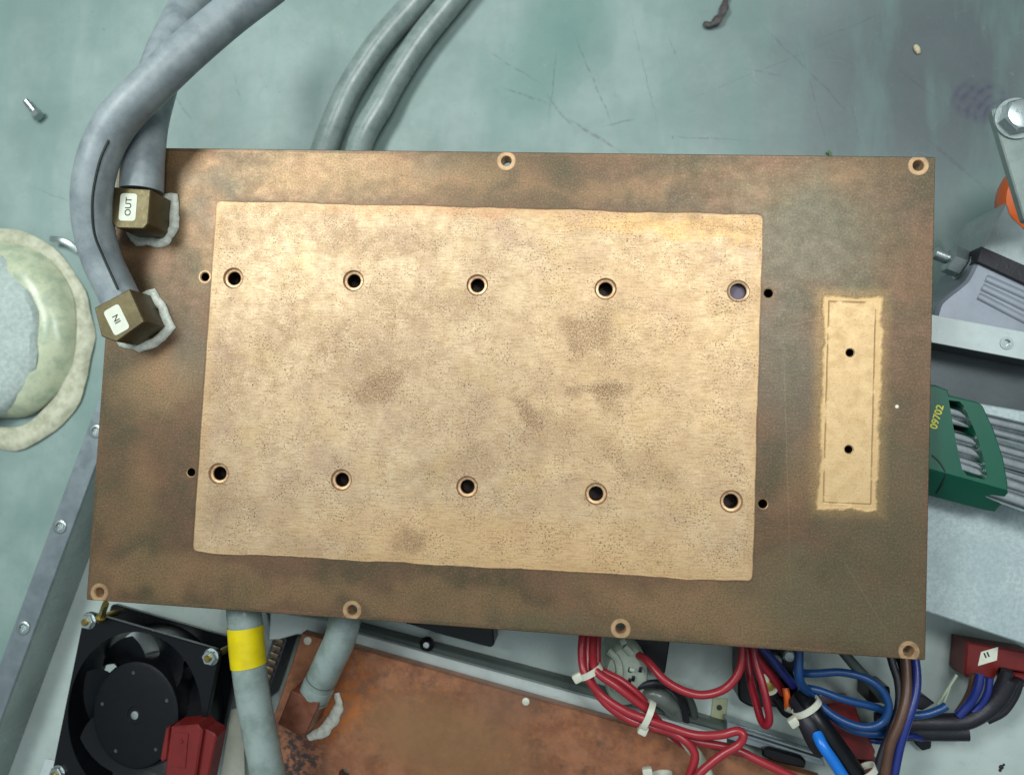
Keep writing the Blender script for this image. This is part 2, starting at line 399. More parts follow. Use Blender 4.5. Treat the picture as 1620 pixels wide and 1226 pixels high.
    h = g.math('ADD', g.math('MULTIPLY', fine, .5), g.math('MULTIPLY', clean, -1.0))
    nrm = g.bump(g.math('ADD', g.math('MULTIPLY', lines, .5), g.math('MULTIPLY', clean, -1.2)), .16, .5)
    nrm = g.bump(g.math('ADD', g.math('MULTIPLY', bar, -1.0), g.math('MULTIPLY', line2, -.8)), .25, .6, nrm)
    nrm = g.bump(med, .4, .07, nrm)
    return g.out(col, rough, metal, nrm)
M['plate'] = plate_material()
M['bore'] = simple('bright_copper_bore', 'cfac86', .40, .55, '8f6644', .6, .6, .1)
M['hole_dark'] = simple('dark_bore_wall', '2a1c14', .5, .5, '0c0806', .8, .8)
M['fitting'] = simple('olive_brass', '5f563a', .40, .6, '4a3f28', .12, .7, .12)
M['hose_blue'] = simple('blue_grey_hose_rubber', '949ea1', .42, 0, '6a757a', .08, .7, .12, 2.5)
M['hose_grey'] = simple('green_grey_hose_rubber', '8b9995', .29, 0, '66756f', .09, .7, .05, 1.5)
M['sticker'] = simple('white_label_paper', 'd9dccb', .6, 0, 'c4c8b4', .3, .4, .03)
M['ink'] = simple('black_ink', '23302c', .6, 0, '101614', 1, .3, 0)
M['putty'] = simple('white_sealant', 'cfd2c6', .5, 0, 'a5a99c', .4, .8, .3, .9)
M['white_metal'] = simple('zinc_plated_sheet', 'b9c4c2', .36, .12, '98a4a2', .04, .6, .05, 3)
M['floor_metal'] = simple('white_coated_sheet', 'b4c1bc', .30, .1, '94a29d', .02, .6, .04, 2)
M['flange'] = simple('brushed_aluminium', '98a2a6', .34, .75, '7b878c', .08, .7, .06, 2.5)
M['grey_steel'] = simple('dull_grey_steel', '5b6264', .4, .6, '4a4f52', .03, .6, .05)
M['wall'] = simple('inner_wall_sheet', '9aa5a2', .28, .5, '707b79', .02, .6, .05)
M['dark_rail'] = simple('dark_olive_rail', '454f4a', .42, .1, '363e3b', .05, .6)
M['zinc'] = simple('zinc_steel', 'b3bdbc', .30, .8, '98a4a3', .05, .6, .05, 1.5)
M['steel'] = simple('chrome_steel', 'd4d8d9', .14, 1, '8e9698', .2, .4, .02)
M['black'] = simple('black_plastic', '0a0c10', .34, 0, '060709', .1, .5, .06, spec=.35)
M['blackrough'] = simple('black_tape', '1b1b24', .5, 0, '101018', .1, .6, .3, .8)
M['red'] = simple('dark_red_plastic', '701a19', .4, 0, '561111', .1, .5, .08)
M['redwire'] = simple('red_cable_jacket', '98262f', .33, 0, '8b2029', .05, .6, .06)
M['darkred'] = simple('maroon_cable_jacket', '8e1526', .36, 0, '6a0e1c', .05, .6)
M['bluewire'] = simple('blue_cable_jacket', '0b3a6c', .35, 0, '0b3a70', .05, .5)
M['navywire'] = simple('deep_blue_cable_jacket', '182a70', .36, 0, '141f66', .05, .5)
M['brightblue'] = simple('bright_blue_sleeve', '1877d6', .34, 0, '1060b8', .05, .5)
M['brownwire'] = simple('brown_cable_jacket', '553a2c', .42, 0, '3e2a20', .05, .5)
M['yellowwire'] = simple('yellow_green_cable_jacket', '8c8b28', .42, 0, '4d6a2a', .12, .9)
M['orange'] = simple('orange_rubber', 'd9601a', .42, 0, 'b84c12', .08, .5)
M['green'] = simple('green_plastic', '00523d', .36, 0, '004532', .05, .4, .12, 3)
M['yellow'] = simple('yellow_tape', 'd8c400', .36, 0, 'b5a200', .1, .5, .05)
M['yellowink'] = simple('yellow_print', 'c9c23a', .5, 0, 'a9a230', .3, .4, 0)
M['nylon'] = simple('white_nylon', 'c5c6b6', .4, 0, 'a9aa98', .2, .5, .05)
M['housing'] = simple('pale_grey_green_plastic', 'a7b3a4', .42, 0, '8f9b8c', .1, .6, .08)
M['brass'] = simple('yellow_brass', '9a8a48', .35, .8, '6d6030', .3, .6, .1)
M['clear'] = simple('smoky_sleeve', '6e7670', .25, 0, '4c5450', .1, .6)
M['palecable'] = simple('cream_cable_jacket', 'b9c3ac', .4, 0, 'a4ae94', .1, .5)
M['label_olive'] = simple('olive_label', '9aa080', .5, 0, '868c6c', .2, .5)

def table_material():
    g = G('painted_bench_top')
    f = g.noise(.012, 5, .6); m = g.noise(.08, 6, .6)
    col = g.mix(g.ss(f, .35, .65), lin('91a49f'), lin('7a908a'))
    col = g.mix(g.math('MULTIPLY', g.ss(m, .5, .75), .25), col, lin('7b8f8b'))
    TZ_ = TZ
    def t(p): q = P(*p, TZ_); return (q.x, q.y)
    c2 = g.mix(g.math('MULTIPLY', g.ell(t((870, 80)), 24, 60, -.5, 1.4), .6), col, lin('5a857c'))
    c2 = g.mix(g.math('MULTIPLY', g.ell(t((1480, 110)), 110, 95, .5, 1.5), .85), c2, lin('4b5156'))  # shade over the upper right of the bench, painted into its colour
    # purple ink smudge with ribs
    pm = g.ell(t((1555, 162)), 19, 13, -.3, .5); q_ = t((1590, 190)); ln = g.n.new('ShaderNodeVectorMath'); ln.operation = 'DISTANCE'; g.l.new(g.co, ln.inputs[0]); ln.inputs[1].default_value = (q_[0], q_[1], 0); rib = g.ss(g.math('ADD', g.math('SINE', g.math('MULTIPLY', ln.outputs[1], 1.15)), g.math('MULTIPLY', m, 1.5)), .2, 1.6)
    c2 = g.mix(g.math('MULTIPLY', pm, g.math('MULTIPLY', g.math('MULTIPLY_ADD', rib, .28, .3), g.ss(g.noise(.12, 4), .35, .6, .3, 1))), c2, lin('3b2a50'))
    ring = None
    def acc(a, b): return b if a is None else g.math('MAXIMUM', a, b)
    wv = g.n.new('ShaderNodeVectorMath'); wv.operation = 'MULTIPLY_ADD'
    nn = g.n.new('ShaderNodeTexNoise'); g.l.new(g.co, nn.inputs['Vector']); nn.inputs['Scale'].default_value = .06; nn.inputs['Detail'].default_value = 4
    g.l.new(nn.outputs['Color'], wv.inputs[0]); wv.inputs[1].default_value = (4, 4, 0)
    ad = g.n.new('ShaderNodeVectorMath'); ad.operation = 'ADD'; g.l.new(g.co, ad.inputs[0]); ad.inputs[1].default_value = (-2, -2, 0); g.l.new(ad.outputs[0], wv.inputs[2])
    for a, b, wd in [((1215, 50), (1345, 180), .7), ((1420, 110), (1500, 170), .8), ((1460, 215), (1560, 300), 1.1), ((910, 60), (968, 196), .6), ((900, 190), (990, 245), 1.0), ((865, 150), (905, 200), .7),
                     ((1345, 160), (1365, 240), .5), ((1180, 110), (1240, 120), .5), ((1060, 60), (1075, 100), .5), ((275, 150), (310, 200), .5), ((880, 90), (868, 190), .5), ((1540, 95), (1560, 115), .9), ((1500, 170), (1530, 140), .7),
                     ((1050, 215), (1200, 225), .4), ((960, 200), (1000, 190), .6), ((1400, 50), (1402, 10), .5), ((1300, 60), (1400, 20), .5), ((800, 140), (870, 165), .7), ((770, 80), (850, 130), .4), ((60, 300), (140, 330), .35), ((370, 120), (380, 160), .4), ((1260, 60), (1310, 230), .35), ((1110, 150), (1330, 60), .3), ((1000, 30), (1040, 200), .3)]:
        ring = acc(ring, g.seg(t(a), t(b), wd, wv.outputs[0]))
    c2 = g.mix(g.math('MULTIPLY', ring, g.ss(g.noise(.25, 3), .3, .6, 0, .5)), c2, lin('52555b'))
    # fine scuffs and specks
    sc = g.ss(g.math('ABSOLUTE', g.math('SUBTRACT', g.noise(.02, 2, .4, dist=1.5), .5)), .004, 0)
    c2 = g.mix(g.math('MULTIPLY', sc, .12), c2, lin('59646a'))
    sc2 = g.ss(g.math('ABSOLUTE', g.math('SUBTRACT', g.noise(.03, 2, .3, g.vec(loc=(90, 40, 0)), dist=2.0), .52)), .003, 0)
    c2 = g.mix(g.math('MULTIPLY', sc2, .1), c2, lin('c2d0cc'))
    sp = g.ss(g.noise(.22, 2, .5), .76, .79)
    c2 = g.mix(g.math('MULTIPLY', sp, .8), c2, lin('3b4543'))
    dirt = g.math('MULTIPLY', g.ss(g.noise(.5, 5, .75), .56, .68), g.ss(g.noise(.02, 4, .6, g.vec(loc=(10, 70, 0))), .4, .65))
    c2 = g.mix(g.math('MULTIPLY', dirt, .35), c2, lin('5d6f6c'))
    c2 = g.mix(g.math('MULTIPLY', g.ss(g.noise(.018, 4, .6, g.vec(loc=(210, 5, 0), scale=(2.2, .5, 1), rot=.3)), .45, .7), .4), c2, lin('6d8c84'))
    return g.out(c2, g.math('MULTIPLY_ADD', m, .2, .32), 0, g.bump(g.noise(.25, 5), .2, .3), **{'Specular IOR Level': .45})
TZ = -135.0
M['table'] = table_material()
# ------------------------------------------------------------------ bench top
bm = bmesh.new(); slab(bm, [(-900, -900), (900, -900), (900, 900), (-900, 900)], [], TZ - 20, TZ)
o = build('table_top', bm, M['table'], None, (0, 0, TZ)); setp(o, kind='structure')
# ------------------------------------------------------------------ chassis
FZ, FL = -104.0, -75.0          # floor and left flange heights
ch = thing('metal_chassis', 'open grey sheet metal chassis with a screwed left flange, lying under the copper plate', 'chassis', (0, 0, TZ))
axd = (P(153, 731, FL) - P(0, 1141, FL)).normalized(); axn = Vector((axd.y, -axd.x, 0))     # along wall, towards inside
p0 = P(153, 731, FL)
def cw(a, n, z=0): q = p0 + axd * a + axn * n; return Vector((q.x, q.y, z))
scr = PP([(152, 682), (95, 833), (37, 993)], FL)
bm = bmesh.new(); FLW = 13.0
q = [cw(-260, -FLW), cw(75, -FLW), cw(75, 0), cw(-260, 0)]
slab(bm, q, [circle(s, 2.4, 20) for s in scr], FL - 1.6, FL, .25)
build('left_flange', bm, M['flange'], ch)
bm = bmesh.new(); slab(bm, [cw(-260, -1.4), cw(75, -1.4), cw(75, .1), cw(-260, .1)], [], FZ - 1, FL - 1.65)
slab(bm, [cw(-260, -FLW), cw(75, -FLW), cw(75, -FLW + 1.2), cw(-260, -FLW + 1.2)], [], TZ + .3, FL - 1.65)
slab(bm, [cw(73.6, .2), cw(75, .2), cw(75, 372), cw(73.6, 372)], [], FZ - 1, FL - 22)
build('side_wall', bm, M['wall'], ch)
bm = bmesh.new(); slab(bm, [cw(-320, .2), cw(73, .2), cw(73, 520), cw(-320, 520)], [], FZ - 1.5, FZ)
build('floor_panel', bm, M['floor_metal'], ch)
for s in scr:
    bm = bmesh.new(); m = Matrix.Translation(Vector((s.x, s.y, FL)))
    lathe(bm, m, [(2.3, -2.5), (2.3, .1), (4.0, .1), (4.2, .5), (3.8, .8), (2.6, .8), (2.2, -.6), (0, -.6)], 24)
    for k in range(3): box(bm, m @ Matrix.Rotation(.5, 4, 'Z') @ Matrix.Translation((k * 1.1 - 1.1, 0, -.6)), .45, 3.2, .5)
    build('threaded_insert', bm, M['zinc'], ch)
# right flange strip, recess and raised shelf
RF = -42.0
bm = bmesh.new()
q = PP([(1380, 480), (1700, 540), (1700, 584), (1380, 524)], RF)
hs = P(1592, 543, RF)
slab(bm, q, [circle(hs, 2.3, 20)], RF - 1.5, RF, .2); build('right_flange', bm, M['white_metal'], ch)
bm = bmesh.new(); lathe(bm, Matrix.Translation(hs), [(2.2, -2), (2.2, .1), (3.2, .1), (3.2, .6), (1.9, .6), (1.7, -1), (0, -1)], 24); build('threaded_insert', bm, M['zinc'], ch)
bm = bmesh.new(); q = PP([(1380, 520), (1720, 584), (1720, 690), (1380, 640)], -66); slab(bm, q, [], -68, -66)
a, b = P(1380, 523, RF), P(1700, 583, RF); dd = (b - a).normalized(); nn_ = Vector((dd.y, -dd.x, 0))
slab(bm, [a - nn_ * 1.5, b - nn_ * 1.5, b - nn_ * .2, a - nn_ * .2], [], -66, RF - 1.6)
build('recess_panel', bm, M['grey_steel'], ch)
SH = -44.0
def shelf_mat():
    g = G('mottled_galvanised_sheet')
    col = g.mix(g.ss(g.noise(.6, 5, .7), .35, .65), lin('b9c7c7'), lin('a3b2b3'))
    col = g.mix(g.math('MULTIPLY', g.ss(g.noise(.05, 4), .4, .7), .4), col, lin('93a4a7'))
    return g.out(col, .42, .2, g.bump(g.noise(.9, 4, .7), .15, .5))
M['shelf'] = shelf_mat()
bm = bmesh.new(); q = PP([(1340, 604), (1560, 640), (1750, 672), (1750, 1062), (1470, 969), (1340, 930)], SH)
slab(bm, q, [], SH - 2.5, SH, .7)
a, b = P(1340, 930, SH), P(1750, 1062, SH); dd = (b - a).normalized(); nn_ = Vector((dd.y, -dd.x, 0))
slab(bm, [a - nn_ * 3.2, b - nn_ * 3.2, b - nn_ * .8, a - nn_ * .8], [], SH - 16, SH - 2.6)
build('raised_shelf', bm, M['shelf'], ch)
# inner rails below the plate
bm = bmesh.new(); RZ = -72
slab(bm, PP([(560, 1001), (930, 1103), (1150, 1165), (1150, 1200), (930, 1140), (560, 1040)], RZ), [], FZ, RZ, .3)
build('white_rail', bm, M['white_metal'], ch)
bm = bmesh.new()
slab(bm, PP([(540, 982), (930, 1084), (1170, 1152), (1170, 1166), (930, 1102), (540, 998)], RZ - 4), [], FZ, RZ - 4, 1.5)
build('dark_rail', bm, M['dark_rail'], ch)
bm = bmesh.new(); s = P(676, 1018, RZ - 3.5); lathe(bm, Matrix.Translation(s), [(4.2, -.4), (4.2, .8), (3.2, 1.4), (2.2, 2.6), (1, 3), (0, 3)], 24)
build('rail_screw', bm, M['black'], ch)
bm = bmesh.new(); s += Vector((0, 0, 2.7)); lathe(bm, Matrix.Translation(s), [(1.7, 0), (1.7, .7), (.8, .9), (0, .9)], 18); build('rail_screw_tip', bm, M['steel'], ch)
bm = bmesh.new()
for k in range(2):
    slab(bm, PP([(1170, 1152 + 7 * k), (1300, 1193 + 7 * k), (1300, 1197 + 7 * k), (1170, 1156 + 7 * k)], RZ + 5), [], RZ - 4, RZ + 5, .2)
slab(bm, PP([(1150, 1140), (1300, 1188), (1305, 1212), (1150, 1168)], RZ + 1), [], RZ - 10, RZ + 1, .3)
build('slotted_rail', bm, M['flange'], ch)
TRAY = -84.0
bm = bmesh.new(); slab(bm, PP([(440, 930), (1000, 880), (1400, 880), (1800, 960), (1800, 1330), (1200, 1330), (1170, 1157), (540, 984), (440, 975)], TRAY), [], TRAY - 2, TRAY, .3)
build('inner_tray', bm, M['floor_metal'], ch)
bm = bmesh.new(); slab(bm, PP([(350, 955), (420, 965), (432, 1010), (395, 1130), (350, 1260), (300, 1260)], -100), [], -102, -100, .3)
slab(bm, PP([(428, 965), (535, 985), (530, 1008), (470, 1003), (440, 1012), (425, 1012)], -78), [], -110, -78, .6)
build('inner_partition', bm, M['white_metal'], ch)

# ------------------------------------------------------------------ the plate
M['hole_mauve'] = simple('mauve_grey_shade', '6a6070', .6)
pl = thing('copper_cold_plate', 'large tarnished rectangular plate with a cleaned tan rectangle and ten big screw holes', 'metal plate', (0, 0, -10))
ORG[pl] = Vector((0, 0, 0)); pl.location = (0, 0, 0)
W2, H2 = PLW / 2, PLH / 2
outer = [(-W2, -H2), (W2, -H2), (W2, H2), (-W2, H2)]
outer = rounded(outer, .9, 3)
RB, RS, RE, RT_ = 5.3, 2.55, 2.7, 2.2
holes = [circle(xy(p), RB, 40) for p in BIG] + [circle(xy(p), RS, 24) for p in SMALL] + [circle(xy(p), RE, 28) for p in EDGE] + [circle(xy(p), RT_, 24) for p in TINY]
HR_ = [(xy(p), RB) for p in BIG] + [(xy(p), RS) for p in SMALL] + [(xy(p), RE) for p in EDGE] + [(xy(p), RT_) for p in TINY]
bm = bmesh.new(); slab(bm, outer, holes, -9.5, 0, .35, 0, None, 1.7, HR_); body = build('plate_body', bm, M['plate'], pl)
def stain_attributes(o):
    me = o.data; n = len(me.vertices)
    W = []
    for v in me.vertices:
        x, y = v.co.x / S, v.co.y / S
        q = Vector((x * .035, y * .035, 3.3)); wx = wy = 0; am = 1
        for k in range(4):
            wx += noise.noise(q) * am; wy += noise.noise(q + Vector((41.3, 17.7, 5.1))) * am; am *= .55; q = q * 2.1
        W.append((x + wx * 11, y + wy * 11))
    for name, (soft, L) in STAINS_AND_SHEEN.items():
        val = [0.0] * n
        for px, py, ax, ay, rot, amt in L:
            cx, cy = xy((px, py)); cr, sr = math.cos(rot), math.sin(rot); lim = max(ax, ay) * (1 + soft / 2)
            lo, hi = 1 - soft / 2, 1 + soft / 2
            for i, (x, y) in enumerate(W):
                dx, dy = x - cx, y - cy
                if abs(dx) > lim or abs(dy) > lim: continue
                u, w_ = (dx * cr + dy * sr) / ax, (dy * cr - dx * sr) / ay
                t = (hi - math.sqrt(u * u + w_ * w_)) / (hi - lo); t = min(1, max(0, t)); t = t * t * (3 - 2 * t) * amt
                if t > val[i]: val[i] = t
        at = me.attributes.new('stain_' + name, 'FLOAT', 'POINT'); at.data.foreach_set('value', val)
stain_attributes(body)
for i, p in enumerate(BIG):
    c = xy(p); bm = bmesh.new(); m = Matrix.Translation((c[0], c[1], 0))
    r2 = 3.25 if i != 4 else 3.9
    if i == 4: lathe(bm, m, [(RB - .02, -.2), (RB - .2, .02), (RB - .4, -.15), (r2 + .05, -.3), (r2, -.6), (r2, -1.6)], 40, 0)
    else: lathe(bm, m, [(RB - .02, -.25), (RB - .25, .02), (RB - .5, -.3), (RB - .75, -1.0), (r2 + .3, -1.15), (r2, -1.6)], 40, 0)
    lathe(bm, m, [(r2, -1.6), (r2 - .1, -3), (r2, -3.2), (r2 - .1, -4), (r2, -9.2)], 40, 1)
    lathe(bm, m, [(r2, -9.2), (0, -9.3)], 40, 1) if i != 4 else lathe(bm, m, [(r2, -4.0), (0, -4.1)], 40, 2)
    build('screw_hole', bm, [M['bore'], M['hole_dark'], M['hole_mauve']], pl)
for p in SMALL + TINY:
    c = xy(p); r = RS if p in SMALL else RT_; bm = bmesh.new(); m = Matrix.Translation((c[0], c[1], 0))
    lathe(bm, m, [(r - .02, -.15), (r - .45, -.5)], 28, 0)
    pr = [(r - .45, -.5)] + [(r - .45 - .12 * (k % 2), -.8 - .35 * k) for k in range(20)]
    pr.append((0, -9))
    lathe(bm, m, pr, 28, 1)
    build('pin_hole' if p in SMALL else 'threaded_hole', bm, [M['bore'], M['hole_dark']], pl)
for p in EDGE:
    c = xy(p); bm = bmesh.new(); m = Matrix.Translation((c[0], c[1], 0))
    lathe(bm, m, [(RE - .02, -.12), (RE - .3, -.45), (RE - .3, -9.6)], 32, 0)
    build('mounting_hole', bm, M['bore'], pl)
# elbow fittings
def fitting(top, word, tz, angle_pt):
    T = PP(top, tz)
    ctr = sum(T, Vector()) / len(T)
    bm = bmesh.new()
    poly = [(v.x, v.y) for v in T]
    slab(bm, rounded(poly, .5, 2), [], 0.02, tz, .45)
    f = build('elbow_fitting', bm, M['fitting'], pl)
    # label plate with its word
    a, b = P(*angle_pt[0], tz), P(*angle_pt[1], tz)      # text base line direction
    c = P(*angle_pt[2], tz + .1); lx = (b - a).normalized()
    bm = bmesh.new(); m = frame(c, lx)
    slab(bm, rounded([(-6.7, -4.3), (6.7, -4.3), (6.7, 4.3), (-6.7, 4.3)], 1.8, 5), [], -.06, .09, 0, 0, m)
    text_into(bm, word, 4.3, m @ Matrix.Translation((.2 if word == 'OUT' else .3, -.3, .12)), 1, .06, .03)
    build('white_label', bm, [M['sticker'], M['ink']], f)
    # sealant bead round the foot
    pts = []
    base = offset([(v.x, v.y) for v in PP(top, tz)], -.6)
    n = len(base)
    for i in range(n):
        p, q_ = Vector(base[i]), Vector(base[(i + 1) % n])
        for k in range(9):
            x = p.lerp(q_, k / 9); w_ = noise.noise(Vector((x.x * .13, x.y * .13, tz))) * 2.2
            ar = (x - Vector((ctr.x, ctr.y))).normalized()
            x = x + ar * (1.0 + w_)
            pts.append(Vector((x.x, x.y, .35)))
    bm = bmesh.new(); pts.append(pts[0].copy())
    tube(bm, pts, 2.5, 12, False, 0, .6)
    for v in bm.verts:
        k = noise.noise(v.co * .5); v.co.z = max(.03, v.co.z * (1 + k * .4)); v.co.x += noise.noise(v.co * .4 + Vector((9, 0, 0))) * .6; v.co.y += noise.noise(v.co * .4 + Vector((0, 9, 0))) * .6
    build('sealant_bead', bm, M['putty'], pl, smooth=60)
    return ctr
fitting([(177, 296), (238.5, 300), (234, 354), (227, 362), (185, 361), (174, 350)], 'OUT', 19.5, ((200, 360), (205, 300), (202.5, 328)))
fitting([(149, 487), (205, 457), (228.5, 509), (184, 541), (160, 532)], 'IN', 19.5, ((197, 524), (172, 473), (184.5, 506)))

# ------------------------------------------------------------------ hoses
def path(l, n=10): return catmull([P(a, b, z) for a, b, z in l], n)
def hose(name, label, l, r, mat, cat='hose', group=None, seg=28):
    t = thing(name, label, cat, P(*l[0]), group)
    bm = bmesh.new(); tube(bm, path(l, 12), r, seg); build('hose_wall', bm, mat, t)
    return t
h1 = hose('rubber_hose', 'straight blue grey hose rising from the fitting marked OUT, passing under the curved hose',
     [(224, 303, 9.7), (225, 280, 9.8), (227, 240, 9), (233, 190, 5), (246, 140, -2), (262, 90, -12), (283, 45, -22), (305, 0, -32), (335, -60, -44)], 10.2, M['hose_blue'])
l2 = [(191, 474, 10), (180, 451, 11.5), (163, 415, 14), (151, 375, 18), (145.5, 335, 22), (146, 300, 25), (153, 262, 27), (166, 225, 28), (187, 190, 29), (214, 160, 29), (242, 133, 28), (296, 82, 24), (363, 25, 16), (430, -25, 8)]
h2 = hose('rubber_hose', 'blue grey hose with a dark stripe curving from the fitting marked IN', l2, 9.3, M['hose_blue'])
sp = [(172, 222, 36), (158, 255, 35.5), (148, 300, 33), (146, 335, 31), (150, 372, 27), (163, 405, 23), (175, 432, 21), (187, 458, 19.6)]
bm = bmesh.new(); tube(bm, path(sp), .6, 8); build('dark_stripe', bm, M['ink'], h2)
lA = [(700, -50, -126), (661, 0, -126), (606, 62, -126), (567, 118, -126), (544, 160, -125), (514, 235, -122), (485, 330, -112), (440, 520, -82), (400, 760, -48), (386, 940, -25), (388, 985, -22), (391, 1030, -22), (400, 1100, -22), (415, 1180, -22), (432, 1270, -22)]
hA = hose('coolant_hose', 'grey green hose with a yellow tape band, passing under the tarnished plate', lA, 8.6, M['hose_grey'])
seg = path([(388.2, 990, -22), (389.3, 1008, -22), (391, 1030, -22), (393.5, 1052, -22)], 6)
bm = bmesh.new(); tube(bm, seg, 9.0, 36, False, 0, 1); build('yellow_band', bm, M['yellow'], hA)
lB = [(755, -50, -126), (716, 0, -126), (666, 62, -126), (628, 120, -126), (606, 160, -125), (565, 245, -122), (560, 400, -108), (575, 700, -62), (562, 900, -36), (548, 970, -34), (538, 1010, -36), (521, 1048, -40), (507, 1078, -46), (497, 1100, -49)]
hB = hose('coolant_hose', 'grey green hose passing beneath the copper plate into the rusty copper block at the bottom', lB, 8.4, M['hose_grey'])
e1, e2 = P(507, 1078, -46), P(497, 1100, -49)
d_ = (e2 - e1).normalized()
bm = bmesh.new()
for k, s_ in enumerate((0, .95)):
    c = e1.lerp(e2, s_) - d_ * (0.5 + 2 * (1 - s_)); tube(bm, [c - d_ * .25, c, c + d_ * .25], 8.8, 32, False, 1)
tube(bm, [e1.lerp(e2, .2), e2 + d_ * 1.0], 8.65, 32)
build('hose_sleeve', bm, [M['hose_grey'], M['dark_rail']], hB)

# ------------------------------------------------------------------ lower copper plate
def rust():
    g = G('rusty_copper')
    f = g.noise(.05, 7, .68); m = g.noise(.22, 7, .7); fi = g.noise(1.2, 5, .7)
    col = g.mix(g.ss(f, .36, .62), lin('a87254'), lin('86563e'))
    col = g.mix(g.math('MULTIPLY', g.ss(m, .48, .7), .5), col, lin('b87444'))
    col = g.mix(g.math('MULTIPLY', g.ss(g.noise(.09, 5, .7, g.vec(loc=(70, 20, 0))), .5, .66), .55), col, lin('5e473a'))
    q = P(700, 1170, -62); col = g.mix(g.math('MULTIPLY', g.ell((q.x, q.y), 48, 22, -.2, 1.2), .75), col, lin('8e6c4a'))
    q = P(800, 1110, -62); col = g.mix(g.math('MULTIPLY', g.ell((q.x, q.y), 20, 12, -.2, 1.2), .6), col, lin('80604c'))
    q = P(470, 1190, -62); sp_ = g.math('MULTIPLY', g.ell((q.x, q.y), 16, 20, 0, 1.0), g.ss(m, .42, .56))
    col = g.mix(sp_, col, lin('3c3536'))
    q = P(540, 1110, -62); sp_ = g.math('MULTIPLY', g.ell((q.x, q.y), 14, 26, -.5, 1.0), g.ss(m, .40, .6))
    col = g.mix(g.math('MULTIPLY', sp_, .7), col, lin('b8672c'))
    col = g.mix(g.math('MULTIPLY', g.ss(fi, .55, .75), .4), col, lin('b98860'))
    return g.out(col, .36, .5, g.bump(m, .3, .3, g.bump(fi, .1, .4)))
M['rust'] = rust()
M['cufit'] = simple('dull_copper', '875645', .38, .6, '6e3f2a', .15, .8, .2)
LZ = -62.0
lp = thing('rusty_copper_plate', 'reddish rust stained copper plate lying in the chassis at the bottom centre', 'metal plate', P(700, 1150, LZ - 5))
ORG[lp] = Vector((0, 0, 0)); lp.location = (0, 0, 0)
outl = PP([(478, 1001), (1300, 1232), (1300, 1300), (380, 1300), (434, 1130)], LZ)
hq = PP([(544, 1224), (1165, 1250)], LZ)
bm = bmesh.new(); slab(bm, outl, [circle(h, 3, 24) for h in hq], LZ - 8, LZ, .5); build('plate_body', bm, M['rust'], lp)
TB = PP([(460, 1092), (505, 1112), (502, 1122), (484, 1162), (474, 1164), (439, 1146)], LZ + 22)
bm = bmesh.new(); slab(bm, rounded([(v.x, v.y) for v in TB], .6, 2), [], LZ + .02, LZ + 22, .6); build('elbow_fitting', bm, M['cufit'], lp)
pts = [Vector(p) for p in (P(534, 1096, LZ + .6), P(536, 1112, LZ + .6), P(529, 1132, LZ + .6), P(516, 1150, LZ + .6), P(502, 1162, LZ + .6), P(488, 1166, LZ + .6))]
bm = bmesh.new(); tube(bm, catmull(pts, 12), 2.5, 14, True, 0, .6, lambda t: .65 + .7 * math.sin(math.pi * t))
for v in bm.verts: v.co.x += noise.noise(v.co * .2) * 1.4; v.co.y += noise.noise(v.co * .2 + Vector((5, 5, 5))) * 1.4; v.co.z = max(LZ + .03, v.co.z + noise.noise(v.co * .3) * .5)
build('sealant_bead', bm, M['putty'], lp)
for (a, b, r) in [(832, 1109, 2.1), (487, 1013, 2.3)]:
    c = P(a, b, LZ); bm = bmesh.new(); lathe(bm, Matrix.Translation(c), [(r, .02), (r * .95, .7), (r * .5, 1.1), (0, 1.2)], 20)
    build('white_plug', bm, M['nylon'], lp)
# ribbed strip
rs = thing('ribbed_strip', 'brown ribbed strip standing left of the rusty copper plate', 'strip', P(432, 1060, -90))
a, b = P(446, 1010, -78), P(412, 1110, -78); d_ = (b - a).normalized()
bm = bmesh.new(); box(bm, frame((a + b) / 2 - Vector((0, 0, 22)), d_), (b - a).length, 5, 20, .5); build('backing', bm, M['blackrough'], rs)
bm = bmesh.new()
for k in range(9):
    c = a.lerp(b, (k + .5) / 9) - Vector((0, 0, 3)); box(bm, frame(c - axn * 1.6, d_), 2.8, 5.5, 3, .8)
build('ribs', bm, simple('brown_rib', '6b5a44', .4, .4, '4a3c2c', .4, .7), rs)

# ------------------------------------------------------------------ fan
FT = -60.0
fan = thing('cooling_fan', 'square black cooling fan with four nutted corners in the chassis corner', 'fan', P(212, 1130, -86))
c0, c1, c2_ = P(153, 991, FT), P(347, 1048, FT + 9), P(71, 1217, FT - 3)
ux = (c1 - c0).normalized(); uy = -(c2_ - c0); uy = (uy - ux * uy.dot(ux)).normalized(); uz = ux.cross(uy)
px_, py_ = (c1 - c0).length, (c2_ - c0).length
ctr = P(214, 1131, FT + 4) * .65 + ((c1 + c2_) / 2) * .35
fm = Matrix((ux, uy, uz)).transposed().to_4x4(); fm.translation = ctr
hx, hy = px_ / 2 + 4.5, py_ / 2 + 4.5
R_ = min(hx, hy) - 1.8; sy_ = hy / hx
fo = rounded([(-hx, -hy), (hx, -hy), (hx, hy), (-hx, hy)], 3.5, 4)
cor = [(sx_ * px_ / 2, sg * py_ / 2) for sx_ in (-1, 1) for sg in (-1, 1)]
bm = bmesh.new()
for z0, z1 in ((-3.5, 0), (-25, -21.5)):
    slab(bm, fo, [circle((0, 0), R_, 64, sy_)] + [circle(c, 2.1, 16) for c in cor], z0, z1, .5, 0, fm)
n = 64
prev = None
